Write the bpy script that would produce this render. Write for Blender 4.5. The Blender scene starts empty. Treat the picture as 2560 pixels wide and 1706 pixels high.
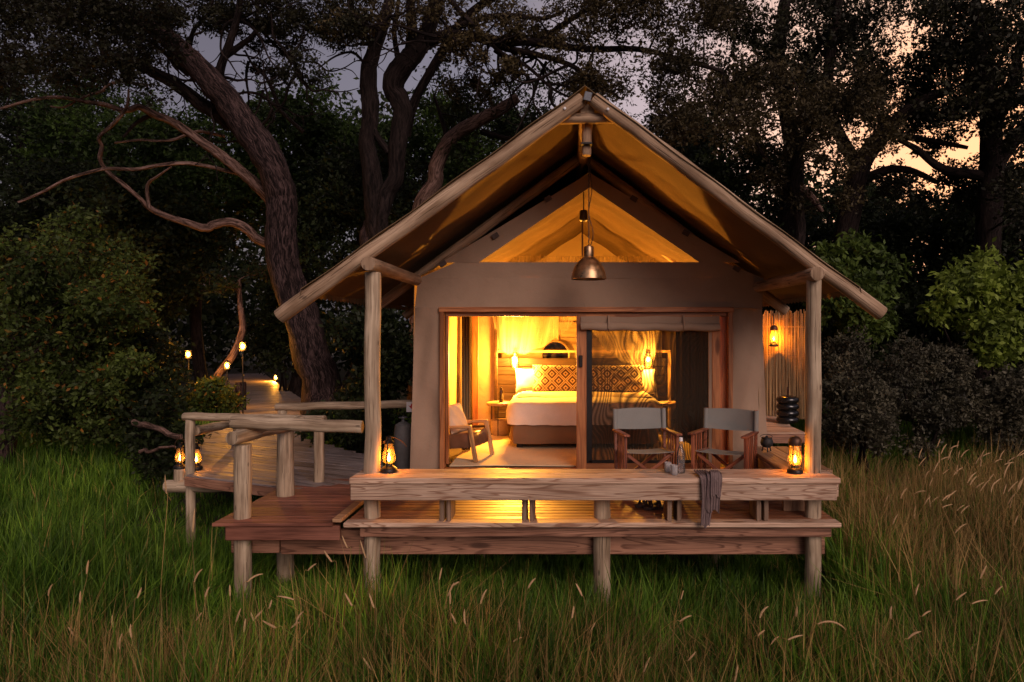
import bpy, bmesh, math, random
import numpy as np
from mathutils import Vector, Matrix, Euler
random.seed(11); rng = np.random.default_rng(11)
R = math.radians
sc = bpy.context.scene
col = sc.collection

# ------------------------------------------------------------------ camera, sky, sun, exposure
FPX, CX, CY, CAMZ = 1700.0, 1420.0, 830.0, 2.75      # focal length and principal point in photo pixels
cam_d = bpy.data.cameras.new('camera')
cam_d.sensor_width = 36.0
cam_d.lens = FPX / 2560 * 36
cam_d.shift_x = -(CX - 1280) / 2560
cam_d.shift_y = -(853 - CY) / 2560
cam_d.clip_start = 0.05; cam_d.clip_end = 2000
cam = bpy.data.objects.new('camera', cam_d); col.objects.link(cam)
cam.location = (0, 0, CAMZ); cam.rotation_euler = (R(90), 0, 0)
sc.camera = cam

SUN_EL, SUN_ROT = 27.0, 155.0     # afterglow behind the camera, a little to the right
world = bpy.data.worlds.new('World'); sc.world = world; world.use_nodes = True
wn = world.node_tree.nodes; wl = world.node_tree.links; wn.clear()
sky = wn.new('ShaderNodeTexSky'); sky.sky_type = 'NISHITA'; sky.sun_disc = False
sky.sun_elevation = R(SUN_EL); sky.sun_rotation = R(SUN_ROT)
sky.air_density = 1.6; sky.dust_density = 4.0; sky.ozone_density = 2.0
hsv = wn.new('ShaderNodeHueSaturation'); hsv.inputs['Saturation'].default_value = 0.35
tint = wn.new('ShaderNodeMix'); tint.data_type = 'RGBA'; tint.blend_type = 'MULTIPLY'; tint.inputs['Factor'].default_value = 1.0
tint.inputs[7].default_value = (0.92, 0.77, 0.90, 1)
bg = wn.new('ShaderNodeBackground'); bg.inputs['Strength'].default_value = 0.05
wo = wn.new('ShaderNodeOutputWorld')
wl.new(sky.outputs[0], hsv.inputs['Color']); wl.new(hsv.outputs[0], tint.inputs[6])
# peach dusk band low in the sky, strongest at the right where the day is ending
tcw = wn.new('ShaderNodeTexCoord'); dt = wn.new('ShaderNodeVectorMath'); dt.operation = 'DOT_PRODUCT'
gd = Vector((.60, 1.0, .24)).normalized(); dt.inputs[1].default_value = gd
wl.new(tcw.outputs['Generated'], dt.inputs[0])
gr = wn.new('ShaderNodeValToRGB'); ge_ = gr.color_ramp.elements
GLOW = [(.55, (0, 0, 0)), (.80, (1.6, 1.5, 1.8)), (.92, (9.5, 7.2, 7.0)), (.975, (22, 12.5, 7.5)), (1.0, (32, 14, 5))]
ge_[0].position, ge_[0].color = GLOW[0][0], (*GLOW[0][1], 1); ge_[1].position, ge_[1].color = GLOW[-1][0], (*GLOW[-1][1], 1)
for p_, c_ in GLOW[1:-1]: ge_.new(p_).color = (*c_, 1)
wl.new(dt.outputs['Value'], gr.inputs[0])
add = wn.new('ShaderNodeMix'); add.data_type = 'RGBA'; add.blend_type = 'ADD'; add.inputs['Factor'].default_value = 1.0
wl.new(tint.outputs[2], add.inputs[6]); wl.new(gr.outputs[0], add.inputs[7])
wl.new(add.outputs[2], bg.inputs['Color']); wl.new(bg.outputs[0], wo.inputs['Surface'])

sun_d = bpy.data.lights.new('sun', 'SUN'); sun_d.energy = 1.55; sun_d.angle = R(34); sun_d.color = (1.0, 0.75, 0.61)
sun = bpy.data.objects.new('sun', sun_d); col.objects.link(sun)
sdir = Vector((math.sin(R(SUN_ROT)) * math.cos(R(SUN_EL)), math.cos(R(SUN_ROT)) * math.cos(R(SUN_EL)), math.sin(R(SUN_EL))))
sun.rotation_euler = (-sdir).to_track_quat('-Z', 'Y').to_euler()
sun.location = (8, -20, 12)

sc.view_settings.view_transform = 'Standard'; sc.view_settings.look = 'None'
sc.view_settings.exposure = 0.0; sc.view_settings.gamma = 1.0
sc.view_settings.use_curve_mapping = False
sc.render.engine = 'CYCLES'
cy = sc.cycles
cy.use_denoising = True; cy.max_bounces = 6; cy.diffuse_bounces = 3; cy.glossy_bounces = 3
cy.transparent_max_bounces = 16; cy.transmission_bounces = 6
cy.caustics_reflective = False; cy.caustics_refractive = False
cy.sample_clamp_indirect = 4.0; cy.use_adaptive_sampling = True; cy.adaptive_threshold = 0.02

LAMP_COL = (1.0, 0.38, 0.04)
FLAME_COL = (1.0, 0.30, 0.012)

# ------------------------------------------------------------------ helpers
def P(px, py, D):
    """a place in the world: the ray through a photo point, followed to D metres in front of the camera"""
    return Vector(((px - CX) * D / FPX, D, CAMZ - (py - CY) * D / FPX))

ORG = {}
def link(o, parent=None):
    col.objects.link(o)
    if parent is not None: o.parent = parent
    return o
def tag(o, label=None, cat=None, group=None, kind=None):
    if label: o['label'] = label
    if cat: o['category'] = cat
    if group: o['group'] = group
    if kind: o['kind'] = kind
    return o
def thing(name, label, cat, loc=(0, 0, 0), group=None):
    o = bpy.data.objects.new(name, None); o.empty_display_size = 0.1
    o.location = loc; link(o); ORG[o.name] = Vector(loc)
    return tag(o, label, cat, group)

class G:
    """collects geometry with uv"""
    def __init__(s): s.v = []; s.f = []; s.uv = []
    def add(s, V, F, UV=None):
        n = len(s.v); s.v.extend(tuple(p) for p in V)
        for k, f in enumerate(F):
            s.f.append(tuple(i + n for i in f))
            s.uv.append(UV[k] if UV else [(0, 0)] * len(f))
        return s

def mobj(name, g, mat, parent=None, smooth=True, angle=40):
    V = np.array(g.v, dtype=float)
    c = Vector(((V.min(0) + V.max(0)) / 2).tolist())
    me = bpy.data.meshes.new(name)
    me.from_pydata((V - np.array(c)).tolist(), [], g.f)
    uvl = me.uv_layers.new(name='UVMap')
    flat = [x for f in g.uv for uv in f for x in uv]
    uvl.data.foreach_set('uv', flat)
    me.materials.append(mat)
    if smooth:
        me.polygons.foreach_set('use_smooth', [True] * len(me.polygons))
        try: me.set_sharp_from_angle(angle=R(angle))
        except Exception: pass
    me.update()
    o = bpy.data.objects.new(name, me)
    po = ORG[parent.name] if parent is not None else Vector((0, 0, 0))
    o.location = c - po
    link(o, parent); ORG[o.name] = c
    return o

BOXC = {}
def box(name, c, size, mat, parent=None, rot=(0, 0, 0), bev=0.006):
    key = (tuple(round(x, 4) for x in size), round(bev, 4), mat.name)
    me = BOXC.get(key)
    if me is None:
        bm = bmesh.new(); bmesh.ops.create_cube(bm, size=1.0)
        bmesh.ops.scale(bm, vec=size, verts=bm.verts)
        if bev > 0:
            bmesh.ops.bevel(bm, geom=bm.edges[:], offset=min(bev, min(size) * .4), segments=1, affect='EDGES')
        me = bpy.data.meshes.new(name); bm.to_mesh(me); bm.free(); me.materials.append(mat)
        BOXC[key] = me
    o = bpy.data.objects.new(name, me)
    po = ORG[parent.name] if parent is not None else Vector((0, 0, 0))
    o.location = Vector(c) - po; o.rotation_euler = rot
    link(o, parent); ORG[o.name] = Vector(c)
    return o

def bar(name, a, b, w, h, mat, parent=None, bev=0.004, roll=0):
    """a square bar from a to b; its local x runs along the bar"""
    a = Vector(a); b = Vector(b); d = b - a
    q = d.to_track_quat('X', 'Z')
    if roll: q = q @ Euler((roll, 0, 0)).to_quaternion()
    return box(name, (a + b) / 2, (d.length, w, h), mat, parent, q.to_euler(), bev)

def tube(pts, rad, seg=10, cap=True, wob=0.0, seed=0, g=None, squash=1.0):
    g = g or G(); rr = random.Random(seed)
    pts = [Vector(p) for p in pts]; n = len(pts)
    if not hasattr(rad, '__len__'): rad = [rad] * n
    t = [(pts[min(i + 1, n - 1)] - pts[max(i - 1, 0)]).normalized() for i in range(n)]
    ref = Vector((0, 0, 1)) if abs(t[0].z) < .9 else Vector((0, 1, 0))
    u = t[0].cross(ref).normalized()
    V = []; F = []; UV = []; L = 0; Ls = []
    ph = [rr.random() * 6.28 for _ in range(6)]
    for i in range(n):
        if i: L += (pts[i] - pts[i - 1]).length
        Ls.append(L)
        u = (u - t[i] * u.dot(t[i])).normalized(); w = t[i].cross(u)
        for k in range(seg):
            a = 2 * math.pi * k / seg
            r = rad[i] * (1 + wob * (math.sin(2 * a + ph[0] + L * 1.3) * .5 + math.sin(3 * a + ph[1] - L * 2.1) * .3 + math.sin(5 * a + ph[2] + L * 3.7) * .35 + rr.uniform(-.25, .25)))
            V.append(pts[i] + u * (math.cos(a) * r) + w * (math.sin(a) * r * squash))
    for i in range(n - 1):
        for k in range(seg):
            k2 = (k + 1) % seg
            F.append((i * seg + k, i * seg + k2, (i + 1) * seg + k2, (i + 1) * seg + k))
            c = 2 * math.pi * (rad[i] + rad[i + 1]) / 2
            UV.append([(c * k / seg, Ls[i]), (c * (k + 1) / seg, Ls[i]), (c * (k + 1) / seg, Ls[i + 1]), (c * k / seg, Ls[i + 1])])
    if cap:
        for base, rev in ((0, True), ((n - 1) * seg, False)):
            f = [base + k for k in range(seg)]
            uvf = [(.5 + rad[0] * math.cos(6.283 * k / seg), rad[0] * math.sin(6.283 * k / seg)) for k in range(seg)]
            if rev: f = f[::-1]; uvf = uvf[::-1]
            F.append(tuple(f)); UV.append(uvf)
    g.add(V, F, UV); return g

def smooth_pts(pts, rads, sub=4):
    """Catmull-Rom through points"""
    out = []; ro = []
    n = len(pts)
    for i in range(n - 1):
        p0, p1, p2, p3 = pts[max(i - 1, 0)], pts[i], pts[i + 1], pts[min(i + 2, n - 1)]
        for s in range(sub):
            t = s / sub
            out.append(.5 * ((2 * p1) + (-p0 + p2) * t + (2 * p0 - 5 * p1 + 4 * p2 - p3) * t * t + (-p0 + 3 * p1 - 3 * p2 + p3) * t ** 3))
            ro.append(rads[i] * (1 - t) + rads[i + 1] * t)
    out.append(pts[-1]); ro.append(rads[-1])
    return out, ro

def log(name, a, b, r, mat, parent, seed=0, r2=None, n=9, wob=.035, bend=.005, seg=16):
    """a peeled pole: slightly crooked, slightly uneven"""
    rr = random.Random(seed); a = Vector(a); b = Vector(b); r2 = r2 or r
    pts = []; rd = []
    for i in range(n):
        t = i / (n - 1)
        o = Vector((rr.uniform(-bend, bend), rr.uniform(-bend, bend), rr.uniform(-bend, bend))) if 0 < i < n - 1 else Vector((0, 0, 0))
        pts.append(a.lerp(b, t) + o); rd.append((r + (r2 - r) * t) * (1 + rr.uniform(-.03, .03)))
    pts, rd = smooth_pts(pts, rd, 2)
    e = (b - a).normalized() * .006
    pts = [pts[0]] + [pts[0] + e] + pts[1:-1] + [pts[-1] - e, pts[-1]]
    rd = [rd[0] * .93, rd[0]] + rd[1:-1] + [rd[-1], rd[-1] * .93]
    g = tube(pts, rd, seg, True, wob, seed)
    return mobj(name, g, mat, parent, True, 50)

def lathe(prof, c=(0, 0, 0), seg=20, g=None, cap=False):
    g = g or G(); c = Vector(c); V = []; F = []; UV = []
    n = len(prof)
    for r, z in prof:
        for k in range(seg):
            a = 2 * math.pi * k / seg
            V.append(c + Vector((r * math.cos(a), r * math.sin(a), z)))
    for i in range(n - 1):
        for k in range(seg):
            k2 = (k + 1) % seg
            F.append((i * seg + k, i * seg + k2, (i + 1) * seg + k2, (i + 1) * seg + k))
            UV.append([(k / seg, prof[i][1]), ((k + 1) / seg, prof[i][1]), ((k + 1) / seg, prof[i + 1][1]), (k / seg, prof[i + 1][1])])
    if cap:
        F.append(tuple(range(seg))[::-1]); UV.append([(0, 0)] * seg)
        F.append(tuple((n - 1) * seg + k for k in range(seg))); UV.append([(0, 0)] * seg)
    g.add(V, F, UV); return g

def grid(fn, nu, nv, g=None, thick=0.0):
    """sheet from fn(u,v) with u,v in 0..1; thick gives it a second skin"""
    g = g or G()
    A = [[Vector(fn(i / nu, j / nv)) for i in range(nu + 1)] for j in range(nv + 1)]
    W = nu + 1
    V = [p for row in A for p in row]
    F = []; UV = []
    for j in range(nv):
        for i in range(nu):
            F.append((j * W + i, j * W + i + 1, (j + 1) * W + i + 1, (j + 1) * W + i))
            UV.append([(i / nu, j / nv), ((i + 1) / nu, j / nv), ((i + 1) / nu, (j + 1) / nv), (i / nu, (j + 1) / nv)])
    if thick:
        N = []
        for j in range(nv + 1):
            for i in range(nu + 1):
                du = A[j][min(i + 1, nu)] - A[j][max(i - 1, 0)]; dv = A[min(j + 1, nv)][i] - A[max(j - 1, 0)][i]
                N.append(du.cross(dv).normalized() if du.cross(dv).length > 1e-9 else Vector((0, 0, 1)))
        n0 = len(V)
        V = V + [V[k] - N[k] * thick for k in range(n0)]
        F2 = [tuple(n0 + i for i in f[::-1]) for f in F]; UV2 = [u[::-1] for u in UV]
        F += F2; UV += UV2
        bd = [j * W for j in range(nv + 1)], [j * W + nu for j in range(nv + 1)], list(range(W)), [nv * W + i for i in range(W)]
        for q, e in enumerate(bd):
            for a, b in zip(e[:-1], e[1:]):
                f = (a, b, b + n0, a + n0)
                if q in (0, 3): f = f[::-1]
                F.append(f); UV.append([(0, 0)] * 4)
    g.add(V, F, UV); return g

def poly_prism(pts, d, g=None):
    """extrude an outline (list of points) by vector d"""
    g = g or G(); d = Vector(d); n = len(pts); pts = [Vector(p) for p in pts]
    V = pts + [p + d for p in pts]
    F = [tuple(range(n)), tuple(range(2 * n - 1, n - 1, -1))] + [(i, i + n, (i + 1) % n + n, (i + 1) % n) for i in range(n)]
    UV = [[(0, 0)] * len(f) for f in F]
    g.add(V, F, UV); return g

# ------------------------------------------------------------------ materials
def new_mat(name):
    m = bpy.data.materials.new(name); m.use_nodes = True
    nt = m.node_tree; nt.nodes.clear()
    out = nt.nodes.new('ShaderNodeOutputMaterial'); b = nt.nodes.new('ShaderNodeBsdfPrincipled')
    nt.links.new(b.outputs[0], out.inputs[0])
    return m, nt, b, out
def nd(nt, t, **kw):
    n = nt.nodes.new('ShaderNode' + t)
    for k, v in kw.items():
        if k.startswith('i_'): n.inputs[k[2:].replace('_', ' ')].default_value = v
        elif k[0] == 'n' and k[1:].isdigit(): n.inputs[int(k[1:])].default_value = v
        else: setattr(n, k, v)
    return n
def ramp(nt, stops):
    r = nt.nodes.new('ShaderNodeValToRGB'); el = r.color_ramp.elements
    while len(el) < len(stops): el.new(.5)
    for e, (p, c) in zip(el, stops):
        e.position = p; e.color = (*c, 1) if len(c) == 3 else c
    return r
def rgbmix(nt, fac, a, b, mode='MIX'):
    m = nt.nodes.new('ShaderNodeMix'); m.data_type = 'RGBA'; m.blend_type = mode
    for s, v in ((0, fac), (6, a), (7, b)):
        if hasattr(v, 'links') or hasattr(v, 'is_linked'): nt.links.new(v, m.inputs[s])
        elif s == 0: m.inputs[0].default_value = v
        else: m.inputs[s].default_value = (*v, 1)
    return m.outputs[2]
def coords(nt, kind, scale, rnd=True):
    tc = nt.nodes.new('ShaderNodeTexCoord')
    src = tc.outputs[kind]
    if rnd:
        oi = nt.nodes.new('ShaderNodeObjectInfo')
        ml = nd(nt, 'VectorMath', operation='SCALE'); ml.inputs[0].default_value = (37.1, 91.7, 53.3)
        nt.links.new(oi.outputs['Random'], ml.inputs['Scale'])
        ad = nd(nt, 'VectorMath', operation='ADD'); nt.links.new(src, ad.inputs[0]); nt.links.new(ml.outputs[0], ad.inputs[1])
        src = ad.outputs[0]
    mp = nt.nodes.new('ShaderNodeMapping'); mp.inputs['Scale'].default_value = scale
    nt.links.new(src, mp.inputs['Vector'])
    return mp.outputs[0]

def wood(name, light, dark, axis='x', rough=.65, grain=1.0, bump=.25, kind='Object', stain=None, spec=.35):
    """sawn timber: long grain lines, knots, per-board shade, weather stains"""
    m, nt, b, out = new_mat(name); L = nt.links
    st = {'x': (1.0, 14, 14), 'y': (14, 1.0, 14), 'z': (14, 14, 1.0)}[axis] if kind == 'Object' else (14, 1.0, 1)
    fi = {'x': (3, 120, 120), 'y': (120, 3, 120), 'z': (120, 120, 3)}[axis] if kind == 'Object' else (120, 3, 1)
    lo = {'x': (.7, 2.6, 2.6), 'y': (2.6, .7, 2.6), 'z': (2.6, 2.6, .7)}[axis] if kind == 'Object' else (2.6, .7, 1)
    v = coords(nt, kind, st); vf = coords(nt, kind, fi); vl = coords(nt, kind, lo)
    n1 = nd(nt, 'TexNoise', i_Scale=.55, i_Detail=2.0, i_Distortion=.7); L.new(v, n1.inputs['Vector'])
    ml = nd(nt, 'Math', operation='MULTIPLY', n1=7.0 * grain); L.new(n1.outputs[0], ml.inputs[0])
    fr = nd(nt, 'Math', operation='FRACT'); L.new(ml.outputs[0], fr.inputs[0])
    rg = ramp(nt, [(0, (0, 0, 0)), (.62, (.12, .12, .12)), (.84, (.9, .9, .9)), (.92, (.8, .8, .8)), (1, (0, 0, 0))]); L.new(fr.outputs[0], rg.inputs[0])
    n2 = nd(nt, 'TexNoise', i_Scale=1.0, i_Detail=3.0); L.new(vf, n2.inputs['Vector'])
    n3 = nd(nt, 'TexNoise', i_Scale=1.3, i_Detail=4.0, i_Roughness=.6); L.new(vl, n3.inputs['Vector'])
    vk = coords(nt, kind, tuple(x * .55 for x in lo))
    kn = nd(nt, 'TexVoronoi', i_Scale=2.2); L.new(vk, kn.inputs['Vector'])
    rk = ramp(nt, [(0, (1, 1, 1)), (.07, (.8, .8, .8)), (.11, (0, 0, 0))]); L.new(kn.outputs['Distance'], rk.inputs[0])
    c = rgbmix(nt, rg.outputs[0], light, dark)
    mid = tuple((a + d) / 2 for a, d in zip(light, dark))
    r2 = ramp(nt, [(.35, (.62, .62, .62)), (.65, (1.1, 1.1, 1.1))]); L.new(n2.outputs[0], r2.inputs[0])
    c = rgbmix(nt, .75, c, r2.outputs[0], 'MULTIPLY')
    r3 = ramp(nt, [(.32, stain or (.55, .5, .47)), (.55, (1, 1, 1)), (.8, (1.12, 1.08, 1.04))]); L.new(n3.outputs[0], r3.inputs[0])
    c = rgbmix(nt, .85, c, r3.outputs[0], 'MULTIPLY')
    c = rgbmix(nt, rk.outputs[0], c, tuple(x * .45 for x in dark))
    oi = nt.nodes.new('ShaderNodeObjectInfo')
    ro = ramp(nt, [(0, (.78, .78, .78)), (1, (1.14, 1.12, 1.1))]); L.new(oi.outputs['Random'], ro.inputs[0])
    c = rgbmix(nt, 1.0, c, ro.outputs[0], 'MULTIPLY')
    L.new(c, b.inputs['Base Color'])
    rr = ramp(nt, [(.3, (rough - .12,) * 3), (.7, (min(1, rough + .12),) * 3)]); L.new(n3.outputs[0], rr.inputs[0]); L.new(rr.outputs[0], b.inputs['Roughness'])
    b.inputs['Specular IOR Level'].default_value = spec
    bp = nd(nt, 'Bump', i_Strength=bump, i_Distance=.004)
    sm = nd(nt, 'Math', operation='ADD'); L.new(n2.outputs[0], sm.inputs[0]); L.new(rg.outputs[0], sm.inputs[1])
    L.new(sm.outputs[0], bp.inputs['Height']); L.new(bp.outputs[0], b.inputs['Normal'])
    return m

def logmat(name, light, dark, rough=.75):
    m, nt, b, out = new_mat(name); L = nt.links
    v1 = coords(nt, 'UV', (22, 1.1, 1)); v2 = coords(nt, 'UV', (90, 2.2, 1)); v3 = coords(nt, 'UV', (5, 2.4, 1))
    n1 = nd(nt, 'TexNoise', i_Scale=1, i_Detail=4.0, i_Distortion=.5); L.new(v1, n1.inputs['Vector'])
    n2 = nd(nt, 'TexNoise', i_Scale=1, i_Detail=3.0); L.new(v2, n2.inputs['Vector'])
    n3 = nd(nt, 'TexNoise', i_Scale=1, i_Detail=4.0); L.new(v3, n3.inputs['Vector'])
    r1 = ramp(nt, [(.3, dark), (.5, tuple((a + d) / 2 for a, d in zip(light, dark))), (.66, light)]); L.new(n1.outputs[0], r1.inputs[0])
    rc = ramp(nt, [(.33, (.25, .22, .2)), (.43, (1, 1, 1))]); L.new(n2.outputs[0], rc.inputs[0])
    r3 = ramp(nt, [(.3, (.62, .56, .5)), (.6, (1.08, 1.05, 1.0))]); L.new(n3.outputs[0], r3.inputs[0])
    c = rgbmix(nt, .85, r1.outputs[0], rc.outputs[0], 'MULTIPLY'); c = rgbmix(nt, 1, c, r3.outputs[0], 'MULTIPLY')
    vk = coords(nt, 'UV', (4, 1.6, 1)); kn = nd(nt, 'TexVoronoi', i_Scale=1.6); L.new(vk, kn.inputs['Vector'])
    rk = ramp(nt, [(0, (1, 1, 1)), (.06, (.7, .7, .7)), (.09, (0, 0, 0))]); L.new(kn.outputs['Distance'], rk.inputs[0])
    c = rgbmix(nt, rk.outputs[0], c, tuple(x * .35 for x in dark))
    L.new(c, b.inputs['Base Color']); b.inputs['Roughness'].default_value = rough; b.inputs['Specular IOR Level'].default_value = .25
    bp = nd(nt, 'Bump', i_Strength=.45, i_Distance=.006); sm = nd(nt, 'Math', operation='ADD')
    L.new(rc.outputs[0], sm.inputs[0]); L.new(n1.outputs[0], sm.inputs[1]); L.new(sm.outputs[0], bp.inputs['Height']); L.new(bp.outputs[0], b.inputs['Normal'])
    return m

def bark(name, light, dark, scale=1.0):
    m, nt, b, out = new_mat(name); L = nt.links
    v1 = coords(nt, 'UV', (16 * scale, 2.6 * scale, 1), False); v2 = coords(nt, 'UV', (3, 1, 1), False); v3 = coords(nt, 'UV', (60, 14, 1), False)
    n0 = nd(nt, 'TexNoise', i_Scale=1.4, i_Detail=5.0, i_Distortion=1.2, i_Roughness=.6); L.new(v1, n0.inputs['Vector'])
    n2 = nd(nt, 'TexNoise', i_Scale=1, i_Detail=4.0); L.new(v2, n2.inputs['Vector'])
    n3 = nd(nt, 'TexNoise', i_Scale=1, i_Detail=3.0); L.new(v3, n3.inputs['Vector'])
    r1 = ramp(nt, [(.36, tuple(x * .25 for x in dark)), (.47, dark), (.62, light)]); L.new(n0.outputs[0], r1.inputs[0])
    r2 = ramp(nt, [(.3, (.6, .55, .52)), (.7, (1.15, 1.1, 1.1))]); L.new(n2.outputs[0], r2.inputs[0])
    r3 = ramp(nt, [(.3, (.7, .7, .7)), (.7, (1.1, 1.1, 1.1))]); L.new(n3.outputs[0], r3.inputs[0])
    c = rgbmix(nt, 1, r1.outputs[0], r2.outputs[0], 'MULTIPLY'); c = rgbmix(nt, 1, c, r3.outputs[0], 'MULTIPLY')
    L.new(c, b.inputs['Base Color']); b.inputs['Roughness'].default_value = .9; b.inputs['Specular IOR Level'].default_value = .15
    bp = nd(nt, 'Bump', i_Strength=.9, i_Distance=.04); L.new(n0.outputs[0], bp.inputs['Height']); L.new(bp.outputs[0], b.inputs['Normal'])
    return m

def cloth(name, c1, c2, rough=.9, weave=420, bump=.15, kind='Object', trans=0.0, blotch=1.1):
    m, nt, b, out = new_mat(name); L = nt.links
    v = coords(nt, kind, (1, 1, 1))
    n1 = nd(nt, 'TexNoise', i_Scale=blotch, i_Detail=5.0, i_Roughness=.6); L.new(v, n1.inputs['Vector'])
    n2 = nd(nt, 'TexNoise', i_Scale=weave, i_Detail=2.0); L.new(v, n2.inputs['Vector'])
    n3 = nd(nt, 'TexNoise', i_Scale=5.0, i_Detail=3.0, i_Distortion=.6); L.new(v, n3.inputs['Vector'])
    r1 = ramp(nt, [(.3, c2), (.7, c1)]); L.new(n1.outputs[0], r1.inputs[0])
    r2 = ramp(nt, [(.3, (.72, .72, .72)), (.7, (1.15, 1.15, 1.15))]); L.new(n2.outputs[0], r2.inputs[0])
    c = rgbmix(nt, .7, r1.outputs[0], r2.outputs[0], 'MULTIPLY')
    L.new(c, b.inputs['Base Color']); b.inputs['Roughness'].default_value = rough; b.inputs['Specular IOR Level'].default_value = .15
    bp = nd(nt, 'Bump', i_Strength=bump, i_Distance=.02); L.new(n3.outputs[0], bp.inputs['Height'])
    bp2 = nd(nt, 'Bump', i_Strength=.2, i_Distance=.002); L.new(n2.outputs[0], bp2.inputs['Height']); L.new(bp.outputs[0], bp2.inputs['Normal']); L.new(bp2.outputs[0], b.inputs['Normal'])
    if trans:
        t = nd(nt, 'BsdfTranslucent'); L.new(c, t.inputs['Color']); mx = nd(nt, 'MixShader', n0=trans)
        L.new(b.outputs[0], mx.inputs[1]); L.new(t.outputs[0], mx.inputs[2]); L.new(mx.outputs[0], out.inputs[0])
    return m

def plain(name, c, rough=.5, metal=0.0, spec=.4, var=.2, scale=18):
    m, nt, b, out = new_mat(name); L = nt.links
    v = coords(nt, 'Object', (1, 1, 1))
    n1 = nd(nt, 'TexNoise', i_Scale=float(scale), i_Detail=4.0); L.new(v, n1.inputs['Vector'])
    r1 = ramp(nt, [(.3, tuple(x * (1 - var) for x in c)), (.7, tuple(min(1, x * (1 + var)) for x in c))]); L.new(n1.outputs[0], r1.inputs[0])
    L.new(r1.outputs[0], b.inputs['Base Color'])
    rr = ramp(nt, [(.3, (max(.03, rough - .1),) * 3), (.7, (min(1, rough + .1),) * 3)]); L.new(n1.outputs[0], rr.inputs[0]); L.new(rr.outputs[0], b.inputs['Roughness'])
    b.inputs['Metallic'].default_value = metal; b.inputs['Specular IOR Level'].default_value = spec
    return m

def emit(name, c, s):
    m, nt, b, out = new_mat(name); nt.nodes.remove(b)
    e = nd(nt, 'Emission', i_Strength=s); e.inputs['Color'].default_value = (*c, 1); nt.links.new(e.outputs[0], out.inputs[0])
    return m
def clear_glass(name, tintc=(1, 1, 1), haze=.12, hazec=(.9, .9, .92)):
    """thin glass: see-through, haze painted in to brighten it, mirror-like at grazing angles"""
    m, nt, b, out = new_mat(name); nt.nodes.remove(b); L = nt.links
    t = nd(nt, 'BsdfTransparent'); t.inputs['Color'].default_value = (*tintc, 1)
    g = nd(nt, 'BsdfGlossy'); g.inputs['Roughness'].default_value = .04
    f = nd(nt, 'Fresnel', i_IOR=1.45); mx = nd(nt, 'MixShader')
    d = nd(nt, 'BsdfDiffuse'); d.inputs['Color'].default_value = (*hazec, 1); tl = nd(nt, 'BsdfTranslucent'); tl.inputs['Color'].default_value = (*hazec, 1)
    m1 = nd(nt, 'MixShader', n0=.5); L.new(d.outputs[0], m1.inputs[1]); L.new(tl.outputs[0], m1.inputs[2])
    m0 = nd(nt, 'MixShader', n0=haze); L.new(t.outputs[0], m0.inputs[1]); L.new(m1.outputs[0], m0.inputs[2])  # painted haze: scatter mixed in so dark glass looks bright
    L.new(f.outputs[0], mx.inputs[0]); L.new(m0.outputs[0], mx.inputs[1]); L.new(g.outputs[0], mx.inputs[2]); L.new(mx.outputs[0], out.inputs[0])
    return m
def leafmat(name, c1, c2, c3=None, trans=.3, nscale=.5, rough=.6, fine=None, lo=.5, hi=1.25):
    m, nt, b, out = new_mat(name); L = nt.links
    ge = nt.nodes.new('ShaderNodeNewGeometry')
    st = [(0, c1), (.86, c2)] + ([(.955, c2), (.97, c3)] if c3 else [])
    r = ramp(nt, st); L.new(ge.outputs['Random Per Island'], r.inputs[0])
    n = nd(nt, 'TexNoise', i_Scale=nscale, i_Detail=3.0); L.new(ge.outputs['Position'], n.inputs['Vector'])
    r2 = ramp(nt, [(.36, (lo, lo * 1.04, lo)), (.64, (hi, hi * .96, hi * .84))]); L.new(n.outputs[0], r2.inputs[0])
    c = rgbmix(nt, 1.0, r.outputs[0], r2.outputs[0], 'MULTIPLY')
    if fine:
        nf = nd(nt, 'TexNoise', i_Scale=float(fine), i_Detail=2.0); L.new(ge.outputs['Position'], nf.inputs['Vector'])
        r4 = ramp(nt, [(.35, (.45, .5, .45)), (.65, (1.45, 1.35, 1.2))]); L.new(nf.outputs[0], r4.inputs[0])
        c = rgbmix(nt, 1.0, c, r4.outputs[0], 'MULTIPLY')
    L.new(c, b.inputs['Base Color']); b.inputs['Roughness'].default_value = rough; b.inputs['Specular IOR Level'].default_value = .25
    t = nd(nt, 'BsdfTranslucent'); L.new(c, t.inputs['Color']); mx = nd(nt, 'MixShader', n0=trans)
    L.new(b.outputs[0], mx.inputs[1]); L.new(t.outputs[0], mx.inputs[2]); L.new(mx.outputs[0], out.inputs[0])
    return m

M = {}
M['bench_x'] = wood('weathered_bench_timber', (.62, .44, .32), (.27, .135, .08), 'x', .6, 1.9, .3, stain=(.62, .52, .45))
M['deck_x'] = wood('oiled_deck_timber', (.29, .12, .06), (.15, .055, .026), 'x', .45, .8, .2, stain=(.6, .5, .45), spec=.5)
M['deck_side'] = wood('stained_side_deck_timber', (.29, .115, .075), (.155, .056, .036), 'x', .6, .8, .2)
M['fascia_x'] = wood('brown_fascia_timber', (.40, .205, .13), (.14, .06, .036), 'x', .65, 1.7, .3, stain=(.45, .36, .32))
M['walk_x'] = wood('grey_walkway_timber', (.28, .235, .225), (.125, .097, .09), 'x', .55, 1, .35)
M['frame_x'] = wood('door_frame_timber', (.46, .185, .07), (.27, .09, .03), 'x', .45, .8, .12)
M['frame_z'] = wood('door_stile_timber', (.46, .185, .07), (.27, .09, .03), 'z', .45, .8, .12)
M['chair_x'] = wood('chair_hardwood', (.34, .115, .06), (.12, .035, .02), 'x', .45, .9, .15)
M['chair_y'] = wood('chair_hardwood_y', (.34, .115, .06), (.12, .035, .02), 'y', .45, .9, .15)
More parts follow.
